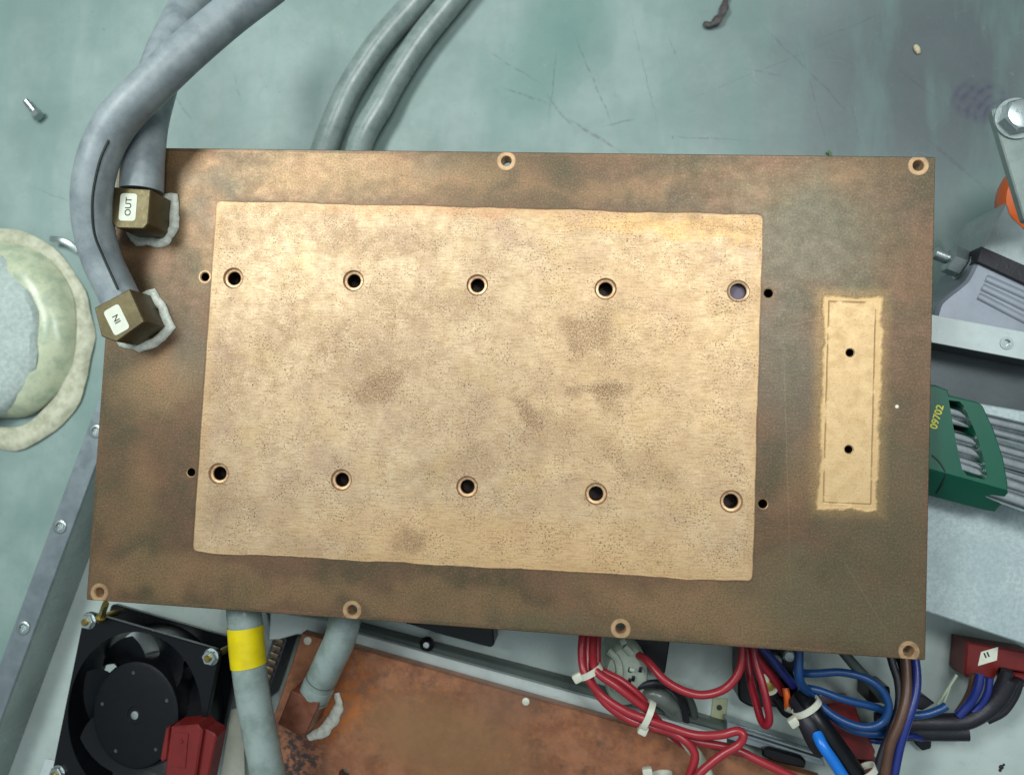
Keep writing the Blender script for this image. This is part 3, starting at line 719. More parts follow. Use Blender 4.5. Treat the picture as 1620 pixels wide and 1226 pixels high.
for (r1, z) in [(R_ + .0, 0), (R_ - .6, -3), (R_ - 1.2, -8), (R_ - 1.2, -18), (R_ - .4, -22), (R_, -25)]:
    ring = [bm.verts.new(fm @ Vector((r1 * math.cos(2 * math.pi * i / n), r1 * sy_ * math.sin(2 * math.pi * i / n), z))) for i in range(n)]
    if prev:
        for i in range(n): bm.faces.new((prev[i], prev[(i + 1) % n], ring[(i + 1) % n], ring[i]))
    prev = ring
for k in range(4):            # struts at the back
    an = math.pi / 4 + k * math.pi / 2 + .35
    m = fm @ Matrix.Rotation(an, 4, 'Z') @ Matrix.Translation((R_ * .75, 0, -25)); box(bm, m, R_ * .62, 4, 3, .6)
build('frame', bm, M['black'], fan)
HR = 28.0
sc_ = Matrix.Diagonal((1, sy_ * 1.0, 1, 1))
bm = bmesh.new(); lathe(bm, fm @ sc_, [(0, -1.4), (4.5, -1.4), (4.8, -1.0), (HR * .9, -1.0), (HR * .97, -1.6), (HR, -3), (HR, -22), (0, -22)], 56)
build('hub', bm, M['black'], fan)
bm = bmesh.new(); lathe(bm, fm, [(2.3, -1.6), (2.3, -.8), (1.6, -.6), (0, -.6)], 20); build('axle_cap', bm, M['zinc'], fan)
for k in range(5):
    bm = bmesh.new(); an = k * 2 * math.pi / 5 + .6; c = fm @ sc_ @ Vector((HR * .78 * math.cos(an), HR * .78 * math.sin(an), -1.0)); lathe(bm, frame(c, ux, None, uz), [(1.0, 0), (1.0, .12), (.5, .14), (0, -.2)], 12)
    build('balance_dimple', bm, M['grey_steel'], fan)
for k in range(7):
    bm = bmesh.new(); a0 = k * 2 * math.pi / 7 + .3; rows = []
    for i in range(7):
        r = HR - .3 + (R_ - 2.4 - HR) * i / 6; row = []
        for j in range(7):
            t = j / 6; sweep = .28 * (i / 6) ** 1.3; a = a0 + sweep + (t - .5) * .92; z = -4 - 13 * t + 1.5 * math.sin(math.pi * t)
            row.append(bm.verts.new(fm @ Vector((r * math.cos(a), r * sy_ * math.sin(a), z))))
        rows.append(row)
    for i in range(6):
        for j in range(6): bm.faces.new((rows[i][j], rows[i + 1][j], rows[i + 1][j + 1], rows[i][j + 1]))
    bmesh.ops.solidify(bm, geom=bm.faces[:], thickness=1.1)
    build('blade', bm, M['black'], fan)
for c in cor:
    bm = bmesh.new(); m = fm @ Matrix.Translation((c[0], c[1], .05)) @ Matrix.Rotation(random.random(), 4, 'Z')
    hexnut(bm, m, 7.4, 2.9, 2.0); lathe(bm, m, [(4.6, 0), (4.6, .4), (2, .4)], 28)
    nt = build('corner_nut', bm, M['zinc'], fan)
    bm = bmesh.new(); lathe(bm, m, [(1.95, -30), (1.95, 4), (1.5, 4.5), (0, 4.5)], 18); build('stud', bm, M['brass'], nt)
# brass post between fan and plate
bp = thing('brass_standoff', 'slim brass standoff post just above the top left fan nut', 'standoff', P(155, 984, -66))
bm = bmesh.new(); a, b = P(158, 982, -60), P(167, 955, -40); tube(bm, [a, a.lerp(b, .5), b], 1.9, 6); build('post', bm, M['brass'], bp)
bm = bmesh.new(); tube(bm, [a.lerp(b, .15), a.lerp(b, .3)], 2.6, 16); build('collar', bm, M['brass'], bp)
# square washer tab lower left of the fan
bm = bmesh.new(); slab(bm, rounded(PP([(72, 1200), (100, 1206), (112, 1240), (95, 1262), (64, 1262), (60, 1230)], -66), 1.2, 2), [], -67.5, -66, .2)
o = build('mounting_tab', bm, M['white_metal'], None, P(85, 1225, -67)); setp(o, 'pale zinc mounting tab at the lower left fan corner', 'bracket')

# red connector on the fan
rc = thing('red_plug', 'red plastic plug resting on the fan hub, at the bottom left', 'connector', P(295, 1190, -58))
zt = -40
bm = bmesh.new(); slab(bm, PP([(270, 1150), (312, 1146), (320, 1156), (306, 1250), (258, 1250), (262, 1210)], zt), [], zt - 16, zt, .9); build('shell', bm, M['red'], rc)
bm = bmesh.new(); slab(bm, PP([(322, 1152), (338, 1160), (342, 1166), (325, 1250), (307, 1250), (314, 1200)], zt - 3), [], zt - 16, zt - 3, .8)
slab(bm, PP([(262, 1152), (269, 1148), (264, 1200), (256, 1206), (253, 1200)], zt - 6), [], zt - 16, zt - 6, .6); build('latch', bm, M['red'], rc)
bm = bmesh.new(); slab(bm, PP([(274, 1158), (298, 1160), (293, 1215), (270, 1212)], zt + .5), [], zt, zt + .5, .2); c = P(287, 1172, zt + .5)
lathe(bm, Matrix.Translation(c), [(1.3, 0), (.9, .6), (0, .7)], 12); build('raised_key', bm, M['red'], rc)
# paper tags
tg = setp(build('paper_tag', (lambda b_: (slab(b_, PP([(366, 1122), (384, 1118), (388, 1260), (344, 1260)], -92), [], -92.6, -92), b_)[1])(bmesh.new()), M['sticker'], None, P(372, 1190, -92)), 'pale paper tag between the fan and the taped hose', 'label')

# ------------------------------------------------------------------ dust cup on the bench
def dome_mat():
    g = G('pale_moulded_cup'); f = g.noise(.08, 6, .65); m = g.noise(.5, 5, .7)
    sep = g.n.new('ShaderNodeSeparateXYZ'); g.l.new(g.co, sep.inputs[0])
    col = g.mix(g.ss(f, .4, .65), lin('c9cfb0'), lin('a9b79c'))
    col = g.mix(g.math('MULTIPLY', g.ss(m, .5, .75), .4), col, lin('8c9a80'))
    return g.out(col, .28, 0, g.bump(m, .12, .3), **{'Subsurface Weight': .1, 'Subsurface Radius': (.004, .004, .003)})
def pad_mat():
    g = G('fibrous_grey_pad'); m = g.noise(.35, 7, .75); fi = g.noise(1.3, 4, .7)
    col = g.mix(g.ss(m, .35, .65), lin('bfcac4'), lin('a5b4ae'))
    col = g.mix(g.math('MULTIPLY', g.ss(fi, .55, .7), .5), col, lin('8797a0'))
    return g.out(col, .85, 0, g.bump(m, .9, .5, g.bump(fi, .25, .4)))
cupc = P(10, 536, TZ)
dm = thing('dust_mask', 'pale green cup shaped mask with fibrous grey middle at the left edge', 'mask', (cupc.x, cupc.y, TZ))
m = frame((cupc.x, cupc.y, TZ), (1, .25, 0))
R1 = 69
bm = bmesh.new()
lathe(bm, m @ Matrix.Diagonal((.95, 1.13, 1, 1)), [(R1 - 5, .1), (R1 - 1, .1), (R1, 1.2), (R1 - 2, 3), (R1 - 5, 4), (R1 - 9, 3.4), (R1 - 12, 3.4), (R1 - 14, 4.5)], 72)
for v in bm.verts: v.co.z = max(TZ + .1, v.co.z + noise.noise(v.co * .05) * 2.2 * (v.co.z > TZ + 1)); v.co.x += noise.noise(v.co * .045) * 3; v.co.y += noise.noise(v.co * .045 + Vector((3, 3, 3))) * 3
M['cup'] = dome_mat(); build('rim', bm, simple('cream_rim', 'c8c8b0', .5, 0, '9a9a80', .15, .8, .3, .6), dm)
bm = bmesh.new()
lathe(bm, m @ Matrix.Translation((2, 5, 0)) @ Matrix.Diagonal((.93, 1.08, 1, 1)), [(R1 - 11, 4), (R1 - 13, 9), (R1 - 17, 14), (R1 - 23, 18), (R1 - 28, 19.5), (R1 - 31, 19)], 72)
for v in bm.verts: v.co += Vector((noise.noise(v.co * .04), noise.noise(v.co * .04 + Vector((7, 0, 0))), noise.noise(v.co * .05) * .6)) * 3
build('shell', bm, M['cup'], dm)
bm = bmesh.new()
lathe(bm, m @ Matrix.Translation((-9, 4, 0)) @ Matrix.Diagonal((.95, 1.12, 1, 1)), [(R1 - 17, 12), (R1 - 18, 18), (R1 - 21, 21), (R1 - 34, 24), (R1 - 50, 25), (0, 25.5)], 72)
for v in bm.verts: v.co += Vector((noise.noise(v.co * .06), noise.noise(v.co * .06 + Vector((7, 0, 0))), noise.noise(v.co * .09))) * 3.2
bmesh.ops.subdivide_edges(bm, edges=bm.edges[:], cuts=1, use_grid_fill=True)
build('fibre_pad', bm, pad_mat(), dm)
bm = bmesh.new(); tube(bm, path([(80, 378, TZ + 7), (95, 380, TZ + 8), (110, 387, TZ + 7), (124, 398, TZ + 5)]), 2.2, 8, True, 0, .5); build('nose_clip', bm, M['zinc'], dm)

# ------------------------------------------------------------------ small things on the bench
bt = thing('loose_bolt', 'small silver bolt lying alone on the bench at the far left', 'bolt', P(50, 173, TZ))
a, b = P(41, 160, TZ + 3.0), P(59, 182, TZ + 4.2); d_ = (b - a).normalized()
bm = bmesh.new(); pts = [a.lerp(b, t / 30) for t in range(31)]
tube(bm, pts, 2.2, 12, True, 0, 1, lambda t: 1.0 if int(t * 30) % 2 else .86); build('shank', bm, M['steel'], bt)
bm = bmesh.new(); lathe(bm, frame(b - d_ * 1.5, Vector((0, 0, 1)).cross(d_), None, d_), [(0, 0), (4.0, 0), (4.0, 3.2), (3.4, 3.8), (0, 3.8)], 6); build('head', bm, M['zinc'], bt)
# curled dark scrap
bm = bmesh.new(); tube(bm, path([(1113, 37, TZ + 2), (1124, 39, TZ + 3.5), (1136, 30, TZ + 4), (1144, 18, TZ + 4), (1147, 4, TZ + 3), (1152, -8, TZ + 2)]), 2.4, 8, True, 0, .45, lambda t: .35 + .75 * math.sin(math.pi * (.08 + .84 * t)) * (1 + .35 * math.sin(t * 21)))
o = build('dry_leaf_scrap', bm, simple('dark_brown_scrap', '4f4a48', .6, 0, '2c2a2a', .4, .8, .4), None, P(1130, 20, TZ)); setp(o, 'curled dark brown scrap lying on the bench at the top edge', 'scrap')
bm = bmesh.new(); tube(bm, path([(1448, 72, TZ + 1), (1451, 78, TZ + 1.4), (1454, 85, TZ + 1)]), 1.7, 8, True, 0, .6, lambda t: .4 + .7 * math.sin(math.pi * (.1 + .8 * t)))
o = build('crumb', bm, simple('cream_crumb', 'c9bd9c', .6, 0, 'a09070', .5, .6, .3), None, P(1451, 78, TZ)); setp(o, 'tiny cream crumb on the dark upper right of the bench', 'crumb')
bm = bmesh.new(); tube(bm, path([(1308, 243, TZ + 1.2), (1312, 240, TZ + 1.5), (1313, 247, TZ + 1)]), .8, 8)
o = build('green_fleck', bm, simple('green_fleck', '5d7a48', .6), None, P(1311, 243, TZ)); setp(o, 'small green fleck on the bench against the top edge of the plate', 'crumb')

# ------------------------------------------------------------------ caster assembly, right edge
cs = thing('caster_wheel', 'zinc caster bracket with orange ring and big hex bolt at the right edge', 'caster', P(1600, 330, TZ))
HZ = -66.0
M['cover'] = simple('lilac_grey_pressed_steel', '9aa1ab', .34, .35, '858d96', .05, .5, .05)
M['bracket'] = simple('grey_green_zinc', '8c9894', .4, .5, '78857f', .08, .7, .08)
bm = bmesh.new()
slab(bm, rounded(PP([(1548, 402), (1592, 318), (1600, 342), (1626, 366), (1760, 372), (1780, 470), (1640, 441)], HZ), 2, 3), [], -112, HZ, .8)
build('upper_housing', bm, M['zinc'], cs)
bm = bmesh.new(); slab(bm, PP([(1553, 390), (1640, 428), (1700, 448), (1700, 482), (1640, 458), (1546, 414)], HZ + 1.5), [], -100, HZ + 1.5, .3)
build('gap_shade', bm, M['blackrough'], cs)  # black slab standing in for the shade between housing and cover
bm = bmesh.new(); slab(bm, rounded(PP([(1548, 407), (1640, 452), (1760, 490), (1740, 610), (1620, 556), (1478, 508), (1486, 478), (1530, 444)], HZ - 1), 4, 4), [], -112, HZ - 1, 1.6)
build('ribbed_cover', bm, M['cover'], cs)
bm = bmesh.new()
for k in range(3):
    a, b = P(1560 - 6 * k, 440 + 14 * k, HZ - .8), P(1612 - 6 * k, 463 + 16 * k, HZ - .8)
    tube(bm, catmull([a, a.lerp(b, .5), b, b + (b - a) * .8], 4), 2.1, 12, True, 0, .4)
build('ribs', bm, M['cover'], cs)
bm = bmesh.new()
a, b = P(1526, 420, -82), P(1492, 406, -82); d_ = (b - a).normalized()
fr = frame(a, Vector((0, 0, 1)), None, d_)
tube(bm, [a - d_ * 12, b + d_ * 5], 3.4, 16)
lathe(bm, fr, [(0, 2), (8, 2), (8, 9), (6.5, 10), (0, 10)], 6); lathe(bm, fr, [(0, 0), (9, 0), (9, 1.6), (0, 1.6)], 28)
build('axle_nut', bm, M['zinc'], cs)
bm = bmesh.new()                         # orange ring, seen from the side
lathe(bm, frame(P(1692, 300, -72) - Vector((0, 0, 22)), (1, 0, 0), None, (-.25, -.15, 1)), [(18, 0), (24, 0), (26, 3), (26, 16), (24, 20), (17, 22), (14, 20)], 48)
build('orange_ring', bm, M['orange'], cs)
bm = bmesh.new(); lathe(bm, frame(P(1692, 300, -72) - Vector((0, 0, 26)), (1, 0, 0), None, (-.25, -.15, 1)), [(0, 0), (22, 0), (22, 3), (0, 4)], 48)
build('ring_seat', bm, M['zinc'], cs)
BZ = -26.0
bm = bmesh.new(); slab(bm, rounded(PP([(1568, 171), (1660, 158), (1720, 330), (1622, 352)], BZ), 2.2, 4), [], BZ - 5, BZ, .6)
build('top_bracket', bm, M['bracket'], cs)
c = P(1606, 189, BZ); bm = bmesh.new(); lathe(bm, Matrix.Translation(c), [(0, 0), (10.2, 0), (10.2, 1.4), (0, 1.4)], 36)
m = Matrix.Translation(c + Vector((0, 0, 1.4))) @ Matrix.Rotation(.25, 4, 'Z'); lathe(bm, m, [(8.6, 0), (8.6, 5), (7.4, 5.9), (0, 5.9)], 6); lathe(bm, m, [(7.0, 5.6), (7.0, 6.0), (6.4, 6.2), (0, 6.2)], 32)
text_into(bm, '8.8', 3.2, m @ Matrix.Translation((-1.5, 1.5, 6.25)) @ Matrix.Rotation(-.5, 4, 'Z'), 0, 0, .15)
build('hex_bolt', bm, M['zinc'], cs)

# ------------------------------------------------------------------ hex key set
hk = thing('hex_key_holder', 'dark green plastic hex key holder with yellow digits poking out from under the plate', 'tool holder', P(1530, 710, SH))
HT = -15.0
def hp(l, z=HT): return [(v.x, v.y) for v in PP(l, z)]
bm = bmesh.new()
win = hp([(1501, 633), (1518, 635), (1525, 642), (1546, 690), (1556, 725), (1562, 752), (1558, 759), (1530, 752), (1522, 742), (1514, 706), (1507, 668)])
out_ = hp([(1440, 606), (1480, 609), (1500, 617), (1502, 625), (1548, 636), (1556, 643), (1573, 680), (1588, 725), (1595, 765), (1595, 778), (1480, 746), (1440, 735)])
slab(bm, out_, [win], SH + 5, HT, .7)
for v in [P(1440, 735, HT - .6), P(1480, 745.5, HT - .6), P(1594.5, 777.5, HT - .6), P(1440, 776, HT - 13), P(1495, 789, HT - 13), P(1560, 807, HT - 13), P(1574, 809, HT - 13), P(1590, 792, HT - 11), P(1594, 783, HT - 8),
          P(1440, 776, SH + .3), P(1560, 806, SH + .3), P(1590, 790, SH + .3), P(1440, 730, SH + .3), P(1590, 776, SH + .3)]: bm.verts.new(v)
bm.verts.ensure_lookup_table(); bmesh.ops.convex_hull(bm, input=bm.verts[-14:])
build('holder_body', bm, M['green'], hk)
bm = bmesh.new(); tube(bm, path([(1474, 720, HT), (1486, 731, HT), (1495, 748, HT - .6), (1490, 766, HT - 5.5), (1482, 780, HT - 10.5)]), .45, 6); build('hinge_line', bm, M['ink'], hk)
bm = bmesh.new(); a, b = P(1478, 672, HT), P(1486, 646, HT); c = P(1482.5, 659.5, HT + .05)
text_into(bm, '09702', 4.7, frame(c, b - a), 0, .1, .05); build('number_print', bm, M['yellowink'], hk)
keys = [((1500, 650), (1700, 697), 3.0, 'uppermost long steel hex key in the green holder'), ((1503, 664), (1700, 716), 2.2, 'thin steel hex key second from the top in the green holder'), ((1510, 688), (1700, 742), 2.9, 'steel hex key third from the top in the green holder'),
        ((1518, 708), (1700, 760), 3.6, 'middle thick steel hex key in the green holder'), ((1520, 726), (1700, 783), 2.6, 'steel hex key third from the bottom in the green holder'), ((1528, 738), (1700, 800), 3.9, 'thick steel hex key second from the bottom in the green holder'), ((1560, 775), (1700, 822), 4.4, 'lowest and thickest steel hex key in the green holder')]
for i, (a, b, r, lab) in enumerate(keys):
    z = -20.5 + (i % 2) * -1.0
    A, B = P(a[0] - (34 if i < 6 else 0), a[1] - (8 if i < 6 else 0), z), P(*b, z); bm = bmesh.new()
    if i == 6: A = P(1545, 768, z - 3)
    tube(bm, [A, A.lerp(B, .3), A.lerp(B, .7), B], r, 12, True)
    o = build('hex_key', bm, M['steel'], None, A); setp(o, lab, 'hex key', 'hex keys in the green holder')

# ------------------------------------------------------------------ cables
def cable(name, label, l, r, mat, cat='cable', group=None, part=None, closed_end=None):
    bm = bmesh.new(); tube(bm, path(l, 8), r, 14)
    o = build(name, bm, M[mat], None, P(*l[0])); return setp(o, label, cat, group)
RG = 'red cables at the bottom centre'
Z = -38
cable('red_cable', 'red cable through both ties that doubles back in a hairpin at its right end', [(922, 1000, Z - 8), (920, 1035, Z - 4), (926, 1066, Z), (950, 1098, Z), (985, 1122, Z + 2), (1018, 1136, Z + 4), (1060, 1150, Z + 3), (1100, 1162, Z + 3), (1140, 1162, Z + 4), (1166, 1156, Z + 5), (1176, 1163, Z + 6), (1168, 1178, Z + 6), (1140, 1195, Z + 6), (1108, 1222, Z + 6), (1090, 1250, Z + 6)], 2.1, 'redwire', 'cable', RG)
cable('red_cable', 'red cable running lowest through both ties, then curling straight down to the bottom edge', [(930, 1000, Z - 10), (929, 1040, Z - 6), (932, 1070, Z - 3), (955, 1108, Z), (990, 1135, Z), (1025, 1148, Z), (1060, 1157, Z), (1085, 1172, Z + 1), (1099, 1192, Z + 1), (1095, 1215, Z + 1), (1080, 1250, Z)], 2.2, 'redwire', 'cable', RG)
cable('red_cable', 'red cable that leaves the ties and runs on straight to the lower right', [(938, 1000, Z - 10), (938, 1035, Z - 5), (944, 1062, Z + 1), (975, 1085, Z + 3), (1010, 1112, Z + 2), (1030, 1128, Z), (1060, 1158, Z - 5), (1100, 1172, Z - 6), (1160, 1184, Z - 5), (1205, 1205, Z - 4), (1270, 1236, Z - 4)], 2.1, 'redwire', 'cable', RG)
cable('red_cable', 'red cable on the upper side of the bundle, ending in the pale tube', [(946, 1000, Z - 12), (945, 1035, Z - 8), (950, 1058, Z - 5), (985, 1078, Z - 3), (1015, 1104, Z - 3), (1034, 1134, Z - 6), (1064, 1164, Z - 10), (1085, 1180, Z - 12)], 2.0, 'redwire', 'cable', RG)
cable('red_cable', 'red cable hanging in a shallow U to the right of the pale round housing', [(1010, 1036, -58), (1025, 1046, -52), (1050, 1074, -46), (1080, 1092, -44), (1112, 1099, -44), (1145, 1090, -45), (1166, 1068, -45), (1174, 1040, -46), (1173, 1000, -48)], 2.15, 'redwire', 'cable', RG)
cable('red_cable', 'maroon cable drooping in a narrow loop beside the black switch', [(1190, 1000, -45), (1194, 1040, -42), (1206, 1080, -38), (1214, 1115, -36), (1217, 1138, -36), (1212, 1147, -38), (1204, 1138, -42), (1196, 1110, -48), (1186, 1070, -56), (1180, 1020, -60)], 2.0, 'darkred', 'cable', RG)
cable('cream_cable', 'cream cable emerging below the red bundle on the rusty plate', [(1060, 1160, -50), (1085, 1175, -50), (1105, 1198, -50), (1120, 1228, -50), (1126, 1260, -50)], 3.0, 'palecable')
# cable ties
def tie(label, c, r, ax, head, z, tilt=0.0):
    t = thing('cable_tie', label, 'cable tie', P(*c, z), 'white cable ties')
    a = P(c[0], c[1], z); ad_ = (P(c[0] + ax[0], c[1] + ax[1], z) - a).normalized()
    side = Vector((0, 0, 1)).cross(ad_)
    bm = bmesh.new(); rg = [a + side * (r * math.cos(2 * math.pi * k / 32)) + Vector((0, 0, r * .75 * math.sin(2 * math.pi * k / 32))) for k in range(33)]
    pr = [(-1.6, -.35), (1.6, -.35), (1.6, .35), (-1.6, .35)]; rings = []
    for k, p in enumerate(rg[:-1]):
        nrm = (p - a).normalized(); rings.append([bm.verts.new(p + ad_ * u + nrm * v_) for u, v_ in pr])
    for k in range(32):
        A, B = rings[k], rings[(k + 1) % 32]
        for j in range(4): bm.faces.new((A[j], A[(j + 1) % 4], B[(j + 1) % 4], B[j]))
    build('strap', bm, M['nylon'], t)
    h = P(*head, z); bm = bmesh.new(); box(bm, frame(h - Vector((0, 0, 1.0)), side), 5.2, 4.8, 4.5, 1.0); build('head', bm, M['nylon'], t)
tie('white cable tie round the red cables close to the plate edge', (934, 1062), 6.4, (10, 18), (914, 1070), Z - 2)
tie('white cable tie round the middle of the red cable bundle', (1023, 1131), 7.6, (18, 9), (1017, 1152), Z + 1)
tie('white cable tie by the bottom edge on the rusty plate, below the red cables', (1046, 1228), 5.5, (3, 18), (1024, 1219), Z - 4)
tie('white cable tie round the black sleeve beside the blue cables', (1276, 1118), 7.6, (18, 26), (1254, 1140), -47)
tie('white cable tie at the foot of the bright blue sleeve', (1366, 1222), 7.0, (14, 22), (1350, 1226), -45)
# pale round housing
ph = thing('round_connector', 'pale grey green round plastic housing beside the red cable bundle', 'connector', P(985, 1070, -80))
c = P(984, 1056, -62)
fr = frame(c, P(1000, 1060, -62) - P(984, 1056, -62))
bm = bmesh.new(); lathe(bm, frame(c - Vector((0, 0, 14)), (1, 0, 0), None, (.15, -.2, 1)) @ Matrix.Diagonal((1, 1.5, 1, 1)), [(0, 0), (11.5, 0), (12, 2), (12, 15), (11, 17.5), (7, 18.5), (0, 18.5)], 40); build('shell', bm, M['housing'], ph)
bm = bmesh.new(); pts = catmull(PP([(962, 1028), (976, 1042), (980, 1064), (974, 1090)], -56), 8); tube(bm, pts, 2.2, 8, True, 0, 1.3); build('front_rib', bm, M['housing'], ph)
bm = bmesh.new()
for k, (a, b) in enumerate([((988, 1022), (1000, 1034)), ((982, 1016), (990, 1012)), ((996, 1058), (1003, 1060))]): tube(bm, PP([a, b], -54.5 - (k == 2) * 1), 2.0 if k < 2 else 1.2, 8)
build('clip', bm, M['housing'], ph)
bm = bmesh.new()
for p in [(982, 1050), (996, 1058), (1002, 1072), (1013, 1058), (996, 1076)]: box(bm, fr @ Matrix.Translation(fr.inverted() @ P(*p, -58.5)), 1.6, 2.6, 1.7, .2)
build('slots', bm, M['black'], ph)
def block(name, label, cat, poly, z0, z1, mat, ch_=.6, group=None):
    bm = bmesh.new(); slab(bm, rounded(PP(poly, z1), 1.0, 2), [], z0, z1, ch_)
    c = P(*poly[0], z0); o = build(name, bm, M[mat], None, c); return setp(o, label, cat, group)
block('black_box', 'black rectangular relay body half hidden behind the pale round housing', 'relay', [(996, 985), (1062, 1000), (1052, 1066), (1002, 1050)], -83.9, -66, 'black')
block('black_box', 'flat black module peeking out under the plate above the long rail', 'module', [(640, 985), (780, 990), (782, 1020), (776, 1024), (700, 1004)], -83.9, -66, 'black')
for k, (l, r, mt, lb) in enumerate([([(1008, 1086, -62), (1040, 1080, -60), (1068, 1092, -62), (1082, 1118, -70), (1086, 1150, -80)], 1.9, 'blackrough', 'thin black cable arching just below the pale round housing'),
                       ([(1012, 1100, -74), (1040, 1100, -70), (1062, 1116, -74), (1072, 1146, -84)], 5.5, 'clear', 'smoky grey sleeve under the arching thin black cable'),
                       ([(1050, 1078, -70), (1080, 1094, -70), (1096, 1120, -74), (1098, 1150, -84)], 2.4, 'dark_rail', 'olive grey cable bending down below the shallow red U')]):
    cable('bent_cable', lb, l, r, mt)
bm = bmesh.new(); slab(bm, PP([(1128, 1104), (1151, 1105), (1148, 1140), (1124, 1138)], -83), [], -83.9, -83, .2); c = P(1138, 1119, -82.95)
lathe(bm, Matrix.Translation(c), [(1.6, 0), (1.4, .3), (0, .3)], 12, 1)
o = build('olive_label', bm, [M['label_olive'], M['ink']], None, P(1138, 1120, -102)); setp(o, 'small olive label with a dark dot, below the shallow red cable', 'label')
# switch
sw = thing('black_switch', 'black plastic switch with a screw terminal between the red and blue cables', 'switch', P(1210, 1080, -100))
bm = bmesh.new(); slab(bm, rounded(PP([(1168, 1015), (1262, 1000), (1275, 1085), (1262, 1130), (1225, 1118), (1190, 1120), (1168, 1108)], -66), 3, 4), [], -83.9, -66, 1.2); build('switch_body', bm, M['black'], sw)
bm = bmesh.new(); slab(bm, rounded(PP([(1220, 1105), (1250, 1098), (1268, 1122), (1260, 1140), (1240, 1136)], -64), 3, 4), [], -83.9, -64, 1.5); build('terminal_boss', bm, M['black'], sw)
c = P(1217, 1085, -62); bm = bmesh.new(); lathe(bm, Matrix.Translation(c), [(3.4, -4), (4.8, -3), (4.9, 0), (3.6, .6), (3.2, -1)], 28); build('terminal_ring', bm, M['nylon'], sw)
bm = bmesh.new(); lathe(bm, Matrix.Translation(c), [(3.1, -4), (3.1, -1), (2, -.6), (0, -.6)], 20); build('terminal_screw', bm, M['brass'], sw)
bm = bmesh.new(); tube(bm, PP([(1209, 1064), (1213, 1077)], -61), 1.6, 10); build('terminal_tab', bm, M['nylon'], sw)
bm = bmesh.new(); tube(bm, path([(1243, 1088, -58), (1245, 1102, -57), (1246, 1118, -58)]), 1.8, 10); tb = build('orange_lead', bm, M['orange'], sw)
bm = bmesh.new(); tube(bm, path([(1244, 1118, -58), (1252, 1122, -58)], 3), 2.2, 10); build('lead_tip', bm, M['nylon'], sw)
for k, p in enumerate([(1228, 1046), (1248, 1038)]):
    c = P(*p, -60); bm = bmesh.new(); lathe(bm, Matrix.Translation(c), [(0, -6), (3.2, -6), (3.2, 0), (2.4, 1), (0, 1)], 16); build('contact_pin', bm, M['zinc'], sw)
cable('maroon_cable', 'dark red cable crossing the black switch diagonally', [(1180, 1010, -58), (1205, 1050, -60), (1226, 1076, -62), (1240, 1096, -64)], 2.4, 'darkred')
cable('dark_blue_cable', 'thin navy cable crossing above the black switch under the plate edge', [(1190, 1010, -54), (1215, 1035, -55), (1236, 1060, -56), (1256, 1085, -58)], 2.2, 'navywire')
# blue cables
BG = 'blue cables at the lower right'
cable('blue_cable', 'short vertical blue cable dropping from the plate edge beside the switch', [(1264, 1000, -40), (1264, 1040, -38), (1264, 1070, -38), (1272, 1088, -44), (1290, 1100, -54)], 2.3, 'bluewire', 'cable', BG)
cable('blue_cable', 'blue cable sweeping in the widest round loop, back under the black sleeve', [(1256, 1064, -50), (1290, 1065, -46), (1330, 1063, -44), (1368, 1072, -42), (1394, 1090, -41), (1406, 1116, -41), (1396, 1142, -42), (1368, 1150, -43), (1334, 1140, -45), (1306, 1122, -48), (1285, 1098, -52)], 2.0, 'bluewire', 'cable', BG)
cable('blue_cable', 'blue cable crossing the middle of the wide loop and ending near the thin tie tail', [(1262, 1086, -50), (1296, 1092, -48), (1335, 1106, -47), (1380, 1117, -48), (1420, 1130, -50), (1460, 1130, -50), (1486, 1122, -50), (1497, 1116, -50)], 2.0, 'bluewire', 'cable', BG)
cable('blue_cable', 'blue cable along the lower left of the wide loop', [(1280, 1100, -58), (1310, 1128, -54), (1345, 1152, -52), (1385, 1160, -52), (1430, 1152, -54)], 2.1, 'bluewire', 'cable', BG)
cable('dark_cable', 'dark green grey cable slanting across the wide blue loop', [(1325, 1020, -44), (1350, 1050, -44), (1378, 1080, -46), (1400, 1106, -52)], 2.6, 'dark_rail')
# sleeve
bs = cable('black_sleeve', 'thick black cable sleeve with a pale sheen line running down to the bottom edge', [(1270, 1098, -56), (1285, 1130, -48), (1305, 1160, -46), (1330, 1195, -46), (1365, 1245, -46)], 6.0, 'black', 'cable')
cable('black_sleeve', 'short black taped sleeve end left of the bright blue sleeve', [(1262, 1108, -56), (1276, 1140, -46), (1290, 1170, -46), (1300, 1184, -48)], 5.0, 'blackrough', 'cable')
cable('blue_sleeve', 'bright blue sleeve slanting to the bottom edge', [(1292, 1160, -42), (1302, 1180, -38), (1320, 1206, -38), (1348, 1250, -38)], 2.9, 'brightblue', 'cable')
